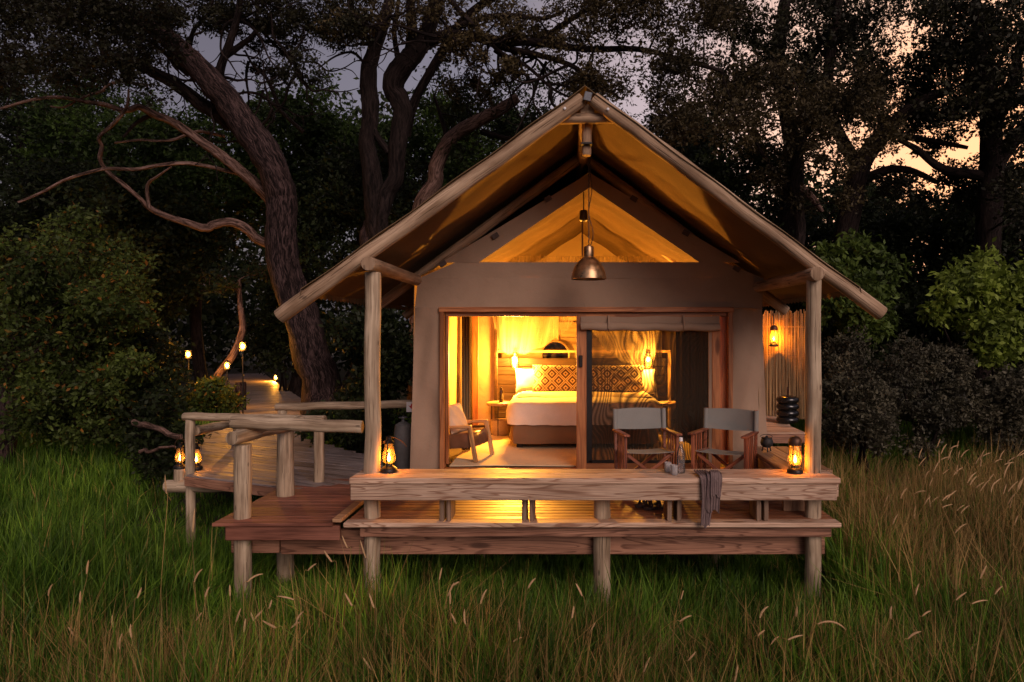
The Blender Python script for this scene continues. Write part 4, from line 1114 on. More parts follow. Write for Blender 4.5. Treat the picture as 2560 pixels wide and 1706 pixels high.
# left clutter by the tent wall
gc = thing('gas_cylinder', 'dark grey covered gas cylinder standing against the tent wall', 'cylinder', (-2.1, 8.5, ZD))
cc = Vector(((1008 - CX) * 8.5 / FPX, 8.5, ZD - .02))
gcb = mobj('body', lathe([(.001, 0), (.10, 0), (.108, .01), (.112, .5), (.10, .6), (.04, .635), (.001, .64)], cc, 22), M['grey_plastic'], gc)
mobj('valve', lathe([(.022, .63), (.024, .66), (.014, .67), (.014, .70), (.022, .705), (.001, .715)], cc, 12), M['steel'], gcb)
mobj('guard_ring', tube([cc + Vector((.05 * math.cos(q), .05 * math.sin(q), .69)) for q in np.linspace(0, 6.2832, 17)], .006, 6, False), M['steel'], gc)
sg = thing('safety_sign', 'small white sign with a red arrow fixed on the rail by the tent', 'sign', P(1030, 1018, 9.1))
s0 = P(1030, 1018, 9.12)
box('plate', s0, (.15, .006, .135), M['white_paint'], sg, bev=.002)
ar = [(-.045, 0), (.0, .03), (.0, .012), (.045, .012), (.045, -.028), (.012, -.028)]
g = poly_prism([s0 + Vector((-.047 + .0, -.006, .022)), s0 + Vector((-.01, -.006, -.022)), s0 + Vector((.05, -.006, -.035)), s0 + Vector((.05, -.006, .04)), s0 + Vector((-.01, -.006, .045)), s0 + Vector((-.02, -.006, .012))], (0, .003, 0))
mobj('red_arrow', g, M['red_paint'], sg, False)
pa = grid(lambda a, b: (-2.03 + .2 * a, 6.95 + .12 * b + .5, ZD + .03 + .02 * math.sin(a * 7 + b * 5) + .03 * a * b), 6, 5, None, .002)
o = mobj('crumpled_paper', pa, M['paper']); tag(o, 'crumpled white paper lying behind the bench lantern', 'paper')

# ------------------------------------------------------------------ vegetation
M['leaf_dark'] = leafmat('dark_canopy_leaf', (.012, .013, .007), (.026, .027, .012), None, .25)
M['leaf_olive'] = leafmat('olive_canopy_leaf', (.042, .034, .016), (.082, .064, .031), None, .3)
M['leaf_green'] = leafmat('green_forest_leaf', (.014, .030, .006), (.042, .078, .013), None, .35)
M['leaf_deep'] = leafmat('deep_forest_leaf', (.010, .017, .006), (.026, .040, .012), None, .3)
M['leaf_bush'] = leafmat('bush_leaf', (.045, .070, .016), (.085, .125, .026), (.32, .14, .03), .35, 1.2)
M['leaf_mid'] = leafmat('broad_green_leaf', (.05, .085, .016), (.10, .155, .032), None, .35, 1.2)
M['leaf_bright'] = leafmat('bright_sapling_leaf', (.15, .22, .03), (.24, .32, .06), None, .4, 1.5)
M['leaf_scrub'] = leafmat('grey_scrub_leaf', (.055, .055, .038), (.115, .108, .078), None, .25, 1.5)
M['grass'] = leafmat('green_grass', (.030, .095, .010), (.15, .28, .038), (.38, .28, .11), .35, .5, .5, 3.5, .55, 1.35)
M['grass_dry'] = leafmat('dry_grass', (.24, .155, .055), (.46, .31, .13), (.14, .16, .05), .3, .8)
M['seed'] = cloth('tan_seed_head', (.56, .37, .20), (.42, .26, .13), weave=90, bump=.6)

def fast_mesh(name, V, faces_n, idx, mat, parent=None, smooth=False):
    """V (n,3), idx flat loop indices, faces_n = loops per face (int)"""
    c = (V.min(0) + V.max(0)) / 2
    me = bpy.data.meshes.new(name); me.vertices.add(len(V)); me.vertices.foreach_set('co', (V - c).astype(np.float32).ravel())
    nl = len(idx); me.loops.add(nl); me.loops.foreach_set('vertex_index', idx.astype(np.int32))
    if isinstance(faces_n, int): starts = np.arange(0, nl, faces_n, dtype=np.int32)
    else: starts = np.concatenate([[0], np.cumsum(faces_n)[:-1]]).astype(np.int32)
    me.polygons.add(len(starts)); me.polygons.foreach_set('loop_start', starts)
    me.update(calc_edges=True); me.validate()
    if smooth: me.polygons.foreach_set('use_smooth', [True] * len(me.polygons))
    me.materials.append(mat)
    o = bpy.data.objects.new(name, me); c = Vector(c.tolist())
    o.location = c - (ORG[parent.name] if parent is not None else Vector((0, 0, 0)))
    link(o, parent); ORG[o.name] = c
    return o

def unit(a): return a / np.maximum(np.linalg.norm(a, axis=-1, keepdims=True), 1e-9)
def leaf_quads(pos, axis, L, W):
    n = len(pos); a = unit(axis); r = rng.normal(size=(n, 3)); b = unit(np.cross(a, r)); nn = np.cross(a, b)
    L = L[:, None]; W = W[:, None]
    V = np.stack([pos, pos + a * L * .45 + b * W * .5 + nn * W * .15, pos + a * L, pos + a * L * .45 - b * W * .5 + nn * W * .15], 1).reshape(-1, 3)
    return V, np.arange(4 * n)
def twig_tubes(S, E, r):
    n = len(S); d = unit(E - S); u = unit(np.cross(d, rng.normal(size=(n, 3)))); w = np.cross(d, u)
    ring = []
    for p, s in ((S, 1.0), (E, .35)):
        for k in range(3):
            a = 2.0944 * k; ring.append(p + (u * math.cos(a) + w * math.sin(a)) * (r * s)[:, None])
    V = np.stack(ring, 1).reshape(-1, 3)
    base = np.arange(n)[:, None] * 6
    q = np.array([[0, 1, 4, 3], [1, 2, 5, 4], [2, 0, 3, 5]]).reshape(1, 12)
    return V, (base + q).ravel()

def clumps_px(px0, px1, py0, py1, D0, D1, n, r0, r1, ell=False):
    out = []
    while len(out) < n:
        a, b = random.random() * 2 - 1, random.random() * 2 - 1
        if ell and a * a + b * b > 1: continue
        p = P((px0 + px1) / 2 + a * (px1 - px0) / 2, (py0 + py1) / 2 + b * (py1 - py0) / 2, random.uniform(D0, D1))
        out.append((p, random.uniform(r0, r1)))
    return out

def tree(name, label, cat, limbs, clumps, leaf, lsize, ntw, nlf, barkm, group=None, base=None, flat=.75, twr=.006, sub=4, connect=True, limbmats=None, droop=0.0, wob=.12):
    base = base or Vector(limbs[0][0][:3]) if limbs else base
    t_ = thing(name, label, cat, base, group)
    nodes = []; gs = {}
    for li, L in enumerate(limbs):
        pts = [Vector(q[:3]) for q in L]; rd = [q[3] for q in L]
        pts, rd = smooth_pts(pts, rd, sub)
        pts = [p + Vector((random.gauss(0, 1), random.gauss(0, 1), random.gauss(0, 1))) * r * .03 for p, r in zip(pts, rd)]
        mk = (limbmats or {}).get(li, barkm)
        gs.setdefault(mk, G())
        tube(pts, rd, 14 if max(rd) > .15 else 8, True, wob, li + 3, gs[mk])
        nodes += list(zip(pts, rd))
    g = gs.setdefault(barkm, G())
    if connect and nodes:
        NP = np.array([tuple(p) for p, r in nodes])
        for c, r in clumps:
            i = int(np.argmin(((NP - np.array(c)) ** 2).sum(1) * (1 + .6 * (NP[:, 2] > c.z)))) 
            a = Vector(NP[i].tolist()); L_ = (c - a).length
            if L_ < .15: continue
            m1 = a.lerp(c, .35) + Vector((random.gauss(0, .1), random.gauss(0, .1), random.gauss(.06, .08))) * L_
            m2 = a.lerp(c, .7) + Vector((random.gauss(0, .08), random.gauss(0, .08), random.gauss(.06, .06))) * L_
            r0 = min(nodes[i][1] * .7, .012 + .012 * L_)
            q, rr_ = smooth_pts([a, m1, m2, Vector(c)], [r0, r0 * .7, r0 * .45, r0 * .25], 3)
            tube(q, rr_, 5, False, .1, 1, g)
            NP = np.vstack([NP, [tuple(x) for x in q[3:]]]); nodes += [(x, y_) for x, y_ in zip(q[3:], rr_[3:])]
    first = True
    for mk, gg in gs.items():
        if gg.v: mobj('trunk' if first else 'bare_limb', gg, mk, t_, True, 60); first = False
    if clumps and ntw:
        C = np.array([tuple(c) for c, r in clumps]); Rr = np.array([r for c, r in clumps]); k = len(C)
        S0 = np.repeat(C, ntw, 0); R0 = np.repeat(Rr, ntw)
        d = unit(rng.normal(size=(k * ntw, 3)) * np.array([1, 1, flat]) + np.array([0, 0, .12 - droop]))
        S = S0 + unit(rng.normal(size=S0.shape)) * (rng.random(len(S0)) ** .5 * .75 * R0)[:, None] * np.array([1, 1, flat])
        ln = R0 * rng.uniform(.25, .6, len(S0)); E = S + d * ln[:, None]
        Vt, It = twig_tubes(S, E, np.full(len(S), twr)); tag(fast_mesh('twigs', Vt, 4, It, barkm, t_), kind='stuff')
        tt = rng.uniform(.1, 1.05, (len(S), nlf, 1))
        pos = (S[:, None] + (E - S)[:, None] * tt + rng.normal(size=(len(S), nlf, 3)) * lsize * .5).reshape(-1, 3)
        ax = (np.repeat(d[:, None], nlf, 1) + rng.normal(size=(len(S), nlf, 3)) * .8 + np.array([0, 0, -droop])).reshape(-1, 3)
        L_ = lsize * rng.uniform(.6, 1.35, len(pos)); V, I = leaf_quads(pos, ax, L_, L_ * rng.uniform(.4, .62, len(pos)))
        fast_mesh('crown', V, 4, I, leaf, t_)
    return t_

def lim(pts, s=1.0, ox=0, oy=0, D0=14.7, D1=None, w0=20, w1=5):
    """limb from photo points in a crop (offset, scale); distance and width run from first to last"""
    D1 = D1 or D0; n = len(pts); out = []
    for i, p in enumerate(pts):
        t = i / (n - 1); D = D0 + (D1 - D0) * t; w = p[2] if len(p) > 2 else w0 + (w1 - w0) * t
        q = P(ox + p[0] * s, oy + p[1] * s, D); out.append((q.x, q.y, q.z, w / 2 * s * D / FPX))
    return out
VS = 1.088; Z6 = .4464; Z5 = .425; Z4 = .4465
# great leaning tree at the left
t1_limbs = [
 lim([(750, 1010, 130), (742, 960, 108), (738, 880, 90), (715, 800, 82), (690, 720, 74), (660, 640, 68), (645, 560, 66), (648, 480, 66), (640, 420, 68), (612, 358, 74), (570, 300, 70), (525, 235, 60), (478, 180, 54), (430, 130, 46), (380, 85, 40), (320, 45, 32), (250, 15, 26), (170, -30, 20)], VS, 0, 0, 14.7, 12.6),
 lim([(1300, 700), (1220, 640), (1120, 580), (1050, 520), (950, 450), (850, 400), (760, 355), (690, 340), (600, 330), (500, 350), (400, 400)], Z6, 0, 0, 13.9, 12.5, 95, 26),
 lim([(1230, 560), (1225, 470), (1240, 370), (1290, 230), (1330, 100), (1350, -40)], Z6, 0, 0, 14.0, 13.2, 62, 30),
 lim([(1260, 320), (1340, 260), (1430, 180), (1440, 60), (1445, -40)], Z6, 0, 0, 13.8, 14.5, 36, 16),
 lim([(1060, 260), (1090, 160), (1160, 90), (1200, -20)], Z6, 0, 0, 13.6, 13, 28, 10),
 lim([(1060, 420), (960, 330), (880, 260), (780, 200)], Z6, 0, 0, 13.7, 13, 40, 14),
 lim([(1560, 1330, 90), (1545, 1180, 80), (1500, 1100, 72), (1440, 1040, 66), (1350, 960, 60), (1250, 880, 54), (1150, 810, 48), (1050, 740, 46), (960, 680, 42), (860, 640, 40), (780, 600, 34), (700, 620, 30), (600, 590, 28), (480, 570, 24), (330, 545, 20), (180, 560, 16), (0, 610, 12)], Z6, 0, 0, 14.35, 11.6),
 lim([(1550, 1385, 52), (1440, 1340, 50), (1380, 1280, 50), (1290, 1245, 46), (1200, 1260, 46), (1150, 1280, 44), (1050, 1250, 40), (930, 1210, 36), (830, 1160, 34), (780, 1110, 22), (700, 1040, 26), (600, 960, 26), (560, 890, 24), (570, 820, 22), (555, 770, 20), (640, 690, 20), (710, 600, 18), (720, 500, 10)], Z6, 0, 0, 14.5, 12.0),
 lim([(1340, 975), (1200, 940), (1050, 915), (900, 925), (750, 950), (600, 945), (450, 980), (350, 1015), (230, 1080), (100, 1135)], Z6, 0, 0, 13.8, 11.8, 22, 14),
 lim([(835, 1165), (825, 1040), (880, 990), (960, 935)], Z6, 0, 0, 13.0, 12.8, 24, 8),
 lim([(1260, 765), (1150, 740), (1080, 740), (980, 780), (880, 790), (780, 785), (640, 800)], Z6, 0, 0, 14.2, 12.8, 20, 10),
 lim([(860, 640), (760, 690), (690, 770)], Z6, 0, 0, 12.9, 12.6, 30, 12),
 lim([(830, 480), (760, 470), (680, 455), (600, 480), (570, 510), (470, 545), (360, 600), (280, 595)], Z6, 0, 0, 12.6, 12.0, 22, 8),
 lim([(1540, 800), (1460, 710), (1400, 640), (1380, 600)], Z6, 0, 0, 14.4, 14.2, 26, 8),
 lim([(1700, 740), (1600, 650), (1540, 590), (1450, 530), (1360, 520), (1270, 560)], Z6, 0, 0, 15, 14.6, 22, 12),
 lim([(1560, 600), (1500, 450), (1420, 370), (1370, 280)], Z6, 0, 0, 14.9, 14.4, 22, 10),
 lim([(810, 900, 66), (838, 830, 50), (850, 780, 36), (880, 720, 22), (900, 660, 12)], VS, 0, 0, 14.9, 15.2),
 lim([(1700, 440), (1650, 360), (1620, 300)], Z6, 0, 0, 14.6, 14.4, 26, 14),
]
def bare_twigs(src, n, l0, l1, spread, D0, D1, bias=(0, 0)):
    out = []
    for k in range(n):
        (xa, ya), (xb, yb) = random.choice(src); t = random.random(); x, y_ = xa + (xb - xa) * t, ya + (yb - ya) * t
        a = random.uniform(-math.pi, math.pi); L_ = random.uniform(l0, l1); D = random.uniform(D0, D1); pts = [(x, y_)]
        for q in range(6):
            a += random.gauss(0, spread); x += math.cos(a) * L_ / 6 + bias[0] * L_ / 6; y_ += math.sin(a) * L_ / 6 + bias[1] * L_ / 6; pts.append((x, y_))
            if q in (2, 3, 4):
                b = a + random.choice((-1, 1)) * random.uniform(.5, 1.1); m = L_ * random.uniform(.15, .35)
                out.append(lim([(x, y_), (x + math.cos(b) * m * .5, y_ + math.sin(b) * m * .5), (x + math.cos(b + .3) * m, y_ + math.sin(b + .3) * m)], 1, 0, 0, D, D + random.uniform(-.3, .3), 3.2, 1.2))
        out.append(lim(pts, 1, 0, 0, D, D + random.uniform(-.6, .6), random.uniform(5, 9), 1.8))
    return out
t1_limbs += bare_twigs([((548, 232), (575, 103)), ((575, 103), (600, 0)), ((638, 80), (645, 0)), ((690, 290), (610, 130)), ((480, 190), (400, 90)), ((740, 190), (720, 130))], 46, 90, 230, .4, 13.4, 15)
tc = clumps_px(-60, 330, -60, 190, 11.6, 13.6, 40, .45, .8) + clumps_px(120, 420, 40, 150, 12, 13.8, 12, .4, .6) \
   + clumps_px(430, 900, -60, 80, 13, 15, 30, .35, .65) + clumps_px(-60, 420, -60, 230, 11, 12.5, 30, .4, .7) + clumps_px(620, 900, 60, 200, 13, 15.5, 10, .22, .42) + clumps_px(560, 850, 40, 150, 13.5, 14.8, 9, .25, .45) + clumps_px(380, 470, 0, 60, 13, 14, 5, .3, .4)
tree('leaning_tree', 'great rough barked tree leaning left over the boardwalk with bare lower limbs', 'tree', t1_limbs, tc, M['leaf_dark'], .075, 34, 9, M['bark_dark'],
     base=Vector(t1_limbs[0][0][:3]), limbmats={0: M['bark_big'], 6: M['bark_bare'], 7: M['bark_bare'], 8: M['bark_bare'], 9: M['bark_bare'], 10: M['bark_bare'], 12: M['bark_bare'], 16: M['bark_big']}, sub=5)

t2_limbs = [
 lim([(950, 1060, 90), (945, 900, 84), (940, 760, 80), (938, 650, 74), (940, 585, 66), (944, 540, 48), (948, 500, 24)], 1, 0, 0, 15, 15),
 lim([(572, 1560, 70), (566, 1380, 110), (560, 1230, 130), (545, 1080, 120), (530, 950, 110), (515, 850, 100), (530, 730, 95), (530, 600, 100), (520, 430, 90), (555, 290, 75), (600, 150, 70), (640, 20, 60), (660, -60, 50)], Z5, 700, 0, 14.9, 14.3),
 lim([(580, 1400, 60), (600, 1250, 95), (630, 1130, 100), (680, 1050, 90), (690, 930, 95), (700, 800, 100), (720, 640, 110), (660, 520, 120), (700, 420, 130), (770, 340, 120), (830, 260, 105), (890, 120, 90), (930, -20, 75)], Z5, 700, 0, 14.8, 14.2),
 lim([(760, 340), (780, 200), (770, 60), (765, -40)], Z5, 700, 0, 14.4, 14.0, 80, 50),
 lim([(840, 270), (950, 215), (1100, 210), (1300, 240), (1500, 250), (1800, 290), (2100, 290), (2350, 350), (2600, 420)], Z5, 700, 0, 14.4, 12.6, 72, 22),
 lim([(980, -20), (1100, 110), (1200, 210), (1300, 310), (1450, 390), (1600, 520), (1720, 580)], Z5, 700, 0, 13.8, 13.2, 34, 12),
 lim([(1200, 240), (1350, 290), (1500, 320), (1700, 380), (1850, 480), (2000, 580)], Z5, 700, 0, 13.9, 13.0, 46, 16),
 lim([(740, 800), (790, 600), (900, 400), (1000, 230), (1090, 110), (1200, 20), (1300, -40)], Z5, 700, 0, 14.9, 14.0, 62, 40),
 lim([(1000, 180), (1180, 110), (1350, 90), (1550, 110), (1680, 60)], Z5, 700, 0, 14.2, 13.4, 42, 18),
 lim([(1550, 240), (1660, 150), (1800, 60), (1950, -20)], Z5, 700, 0, 13.6, 13.2, 40, 24),
 lim([(640, 900), (560, 780), (520, 660), (505, 560)], Z5, 700, 0, 14.6, 14.5, 46, 30),
 lim([(540, 280), (500, 200), (440, 180), (420, 60), (430, -30)], Z5, 700, 0, 14.4, 14, 36, 26),
 lim([(690, 330), (670, 180), (690, 60), (700, -30)], Z5, 700, 0, 14.4, 14.5, 34, 18),
 lim([(500, 380), (430, 310), (330, 330), (230, 400)], Z5, 700, 0, 14.4, 14.6, 20, 8),
 lim([(1260, 300), (1370, 400), (1340, 560)], Z5, 700, 0, 13.6, 13.4, 18, 8),
]
t2_limbs += bare_twigs([((1070, 90), (1250, 100)), ((1250, 100), (1450, 115)), ((1200, 130), (1400, 230)), ((930, 120), (980, 20)), ((1010, 180), (1150, 60)), ((1290, 140), (1500, 180))], 56, 80, 220, .4, 13, 14.6, (0, .25))
tc = clumps_px(800, 1110, -60, 90, 13.4, 15, 24, .35, .6) + clumps_px(1080, 1440, -60, 90, 12.8, 14.6, 16, .4, .65) + clumps_px(1120, 1500, 90, 260, 13, 14.2, 22, .22, .42)
tc2 = clumps_px(1420, 1830, -60, 230, 11.8, 13.6, 46, .45, .75) + clumps_px(1640, 1860, 180, 330, 11.6, 13, 17, .4, .62)
tree('forked_tree', 'many stemmed dark tree behind the tent with a long limb over the roof', 'tree', t2_limbs, tc + tc2, M['leaf_olive'], .075, 36, 9, M['bark_dark'], base=Vector(t2_limbs[0][0][:3]), limbmats={0: M['bark_big']})
t3 = [lim([(1040, 1000, 44), (1045, 700, 42), (1052, 530, 42), (1085, 460, 38), (1093, 408, 36), (1125, 350, 36), (1190, 305, 34), (1255, 272, 30), (1295, 245, 22)], 1, 0, 0, 16.2, 15.4),
      lim([(1205, 330), (1260, 345), (1310, 350)], 1, 0, 0, 15.8, 15.4, 18, 8), lim([(1120, 355), (1105, 300), (1085, 240)], 1, 0, 0, 16, 16.4, 16, 6)]
tree('crooked_tree', 'thin crooked tree rising behind the left roof slope', 'tree', t3, clumps_px(1080, 1520, 190, 400, 15.5, 17.5, 26, .5, .8), M['leaf_deep'], .10, 30, 9, M['bark_dark'], limbmats={0: M['bark_bare']})

# dark trees at the right
tr = [lim([(2100, 1010, 70), (2105, 760, 60), (2110, 616, 56), (2127, 513, 50), (2158, 402, 46), (2225, 321, 38), (2292, 259, 28), (2381, 223, 20)], 1, 0, 0, 17, 15.5),
      lim([(2150, 420), (2080, 300), (2070, 180), (2090, 60), (2100, -40)], 1, 0, 0, 16.6, 16, 34, 18), lim([(2130, 470), (2200, 430), (2270, 425), (2340, 455)], 1, 0, 0, 16.5, 15.8, 26, 12),
      lim([(2200, 330), (2290, 345), (2420, 370)], 1, 0, 0, 16, 15.2, 24, 10)]
tree('dark_tree', 'broad dark tree with spreading limbs against the glow at the right', 'tree', tr, clumps_px(1990, 2480, -60, 300, 14.6, 17.5, 58, .55, .95) + clumps_px(2180, 2500, 200, 520, 15.5, 18, 34, .35, .7), M['leaf_dark'], .10, 44, 9, M['bark_dark'])
tr = [lim([(1960, 1000, 64), (1972, 600, 52), (1985, 400, 46), (1955, 223, 40), (1944, 134, 36), (1957, 45, 30), (1970, -50, 24)], 1, 0, 0, 19, 18), lim([(1990, 520, 20), (1995, 470, 22), (2030, 495, 20), (2055, 530, 12)], 1, 0, 0, 14.2, 14.2),
      lim([(1960, 230), (2010, 180), (2060, 90)], 1, 0, 0, 18.4, 18, 22, 10)]
tree('straight_tree', 'straight black trunked tree beyond the right roof slope', 'tree', tr, clumps_px(1790, 2130, -60, 300, 16.5, 19.5, 42, .6, 1.0), M['leaf_dark'], .11, 42, 9, M['bark_dark'], limbmats={1: M['bark_bare']})
tr = [lim([(2465, 1000, 76), (2470, 580, 60), (2480, 402, 50), (2475, 268, 44), (2448, 134, 34), (2440, 0, 24)], 1, 0, 0, 15.5, 14.5), lim([(2475, 440), (2360, 424), (2290, 372), (2245, 350)], 1, 0, 0, 15.2, 14.8, 30, 10), lim([(2480, 420), (2550, 330), (2620, 240)], 1, 0, 0, 15.2, 14.6, 40, 24),
      lim([(2480, 350), (2530, 200), (2560, 60)], 1, 0, 0, 15, 14.4, 30, 16)]
tree('edge_tree', 'thick dark tree with upright limbs at the far right', 'tree', tr, clumps_px(2330, 2680, -60, 260, 13, 16, 34, .55, .9) + clumps_px(2500, 2660, 240, 620, 13.5, 16, 16, .5, .8), M['leaf_dark'], .10, 44, 9, M['bark_dark'])
# olive crown hanging between roof and glow
tr = [lim([(1985, 1000, 40), (1990, 700, 34), (2000, 560, 28), (1985, 440, 24), (2010, 340, 18)], 1, 0, 0, 14.4, 13.8), lim([(1990, 500), (1930, 420), (1890, 360)], 1, 0, 0, 14.2, 13.6, 18, 8)]
tree('olive_tree', 'olive leaved tree between the roof slope and the broad dark tree', 'tree', tr, clumps_px(1860, 2230, 170, 370, 12.8, 14.6, 34, .4, .68) + clumps_px(1900, 2120, 360, 520, 13, 14.6, 10, .35, .55), M['leaf_olive'], .08, 36, 9, M['bark_dark'])

# green forest trees standing further back
far = [(40, 300, 24, 190, 150, 'leaf_deep', 'tall dark forest tree at the left edge behind the long bare limb'),
       (270, 400, 21, 200, 190, 'leaf_green', 'green forest tree behind the bare limbs of the leaning tree'),
       (500, 430, 20, 170, 190, 'leaf_green', 'green forest tree rising behind the fork of bare limbs'),
       (760, 400, 20, 170, 190, 'leaf_green', 'leafy green tree between the leaning trunk and the forked trunk'),
       (900, 560, 18, 150, 190, 'leaf_deep', 'dark leafy tree behind the forked trunk above the left eave'),
       (1060, 420, 22, 150, 170, 'leaf_green', 'green forest tree behind the crooked tree'),
       (1300, 420, 24, 200, 130, 'leaf_green', 'green forest tree behind the left roof slope'),
       (1640, 430, 22, 200, 160, 'leaf_deep', 'deep green tree close behind the right roof slope'),
       (1850, 560, 20, 170, 190, 'leaf_deep', 'deep green tree behind the straight black trunk'),
       (2080, 620, 22, 190, 150, 'leaf_deep', 'deep green tree under the glowing gap in the canopy'),
       (2330, 640, 20, 180, 130, 'leaf_deep', 'deep green tree below the arching dark limb'),
       (2540, 640, 19, 150, 190, 'leaf_deep', 'deep green tree behind the thick trunk at the far right'),
       (120, 620, 16, 200, 200, 'leaf_deep', 'dark leafy tree under the long bare limb at the left'),
       (330, 640, 19, 190, 190, 'leaf_deep', 'dark leafy tree behind the path lamps')]
for (px, py, D, rx, ry, lm, lab) in far:
    n = int(26 + rx * ry / 1400)
    cl = clumps_px(px - rx, px + rx, py - ry, py + ry, D - 1.6, D + 1.6, n, .7, 1.15, True)
    b0 = P(px, py, D); gz = ground_z(0, D)
    L = [(b0.x + random.uniform(-.3, .3), D, gz - .1, .2), (b0.x + random.uniform(-.2, .2), D, gz + (b0.z - gz) * .35, .16), (b0.x, D, gz + (b0.z - gz) * .7, .12), (b0.x + random.uniform(-.3, .3), D, b0.z + 1.0, .06)]
    tree('forest_tree', lab, 'tree', [L], cl, M[lm], (.12 if D < 19 else .14), 44, 10, M['bark_dark'], 'forest trees behind the tent')

# bushes
def bush(px0, px1, py0, py1, D0, D1, n, r0, r1, lm, ls, lab, name='bush', ntw=34, nlf=8, group='bushes around the clearing', droop=.15, stems=4):
    cl = clumps_px(px0, px1, py0, py1, D0, D1, n, r0, r1, True); D = (D0 + D1) / 2; b0 = P((px0 + px1) / 2, py1, D); gz = ground_z(b0.x, D)
    L = []
    for k in range(stems):
        c = random.choice(cl)[0]; s = Vector((b0.x + random.uniform(-.25, .25), D + random.uniform(-.2, .2), gz - .05)); m = s.lerp(c, .5) + Vector((0, 0, .15))
        L.append([(*s, .035), (*m, .025), (*c, .01)])
    return tree(name, lab, 'bush', L, cl, M[lm], ls, ntw, nlf, M['bark_dark'], group, base=Vector((b0.x, D, gz)), droop=droop)
b1 = [lim([(-10, 1180, 60), (20, 1060, 52), (34, 960, 44), (46, 860, 38), (60, 760, 28), (90, 660, 18)], 1, 0, 0, 11.2, 11.2), lim([(30, 980), (70, 900), (130, 850)], 1, 0, 0, 11.2, 10.8, 16, 6)]
tree('yellowing_tree', 'yellow green tree with some orange leaves at the left edge of the grass', 'tree', b1, clumps_px(-60, 350, 530, 1090, 10, 12.2, 74, .32, .58, True) + clumps_px(100, 340, 850, 1080, 10.2, 11.6, 16, .3, .45), M['leaf_bush'], .085, 44, 10, M['bark_big'], droop=.3)
bush(280, 430, 800, 1120, 11.5, 13.5, 28, .35, .55, 'leaf_deep', .10, 'dark bush left of the landing under the path lamps')
bush(330, 470, 1000, 1180, 9.8, 11, 16, .25, .4, 'leaf_deep', .09, 'low dark bush beside the stump lantern')
bush(465, 585, 960, 1060, 13.5, 15, 16, .22, .36, 'leaf_bush', .09, 'bush lit orange by the path lamp at the walkway bend')
bush(840, 1040, 760, 1060, 13, 15, 30, .4, .6, 'leaf_deep', .12, 'dark bush behind the railing by the tent wall')
bush(790, 1000, 1020, 1110, 10.2, 12, 20, .25, .38, 'leaf_deep', .08, 'low dark green bush below the straight rail')
bush(620, 780, 700, 900, 19, 21, 22, .6, .9, 'leaf_deep', .15, 'dark bush at the far end of the boardwalk')
bush(2030, 2230, 600, 830, 11.4, 12.6, 34, .3, .45, 'leaf_mid', .12, 'broad leaved green bush beside the right post', droop=.4)
bush(2330, 2660, 650, 900, 11.4, 12.8, 46, .26, .42, 'leaf_bright', .12, 'bright yellow green sapling bush at the right edge', droop=.3)
bush(2060, 2230, 950, 1130, 9.8, 11.2, 30, .16, .34, 'leaf_scrub', .06, 'grey green scrub beside the right post', ntw=46, nlf=9)
bush(2190, 2440, 850, 1130, 10.4, 12, 48, .15, .38, 'leaf_scrub', .06, 'grey scrub behind the dry grass at the right', ntw=46, nlf=9)
bush(2440, 2680, 930, 1130, 10.4, 12, 40, .18, .4, 'leaf_scrub', .065, 'dark scrub at the right edge below the sapling')
bush(2080, 2400, 760, 930, 12.5, 14, 34, .4, .6, 'leaf_deep', .12, 'dark green bush between scrub and sapling')
bush(2440, 2640, 800, 1010, 11.6, 12.8, 26, .2, .38, 'leaf_deep', .09, 'dark twiggy bush below the bright sapling', ntw=24)
bush(2060, 2200, 840, 1000, 11, 12, 22, .12, .3, 'leaf_scrub', .06, 'thin upright scrub rising beside the right post', ntw=26, droop=-.4)
bush(1900, 2080, 640, 1000, 13, 14.5, 26, .4, .6, 'leaf_deep', .12, 'dark bush behind the reed screen')

# far wood closing the view between the trunks
def far_wood():
    k = 1500; px = rng.uniform(-500, 3050, k); D = rng.uniform(30, 46, k)
    top = 330 + 60 * np.sin(px / 170) + 40 * np.sin(px / 61 + 1) + np.where(px > 1900, 120, 0)
    py = top + rng.random(k) ** .8 * (900 - top)
    C = np.stack([(px - CX) * D / FPX, D, CAMZ - (py - CY) * D / FPX], 1)
    S = np.repeat(C, 60, 0) + rng.normal(size=(k * 60, 3)) * .75
    ax = rng.normal(size=S.shape) + np.array([0, 0, -.3]); L_ = rng.uniform(.25, .5, len(S))
    V, I = leaf_quads(S, ax, L_, L_ * .6)
    o = fast_mesh('far_wood', V, 4, I, M['leaf_deep']); tag(o, 'dense dark woodland closing the view behind the trees', None, None, 'stuff')
far_wood()

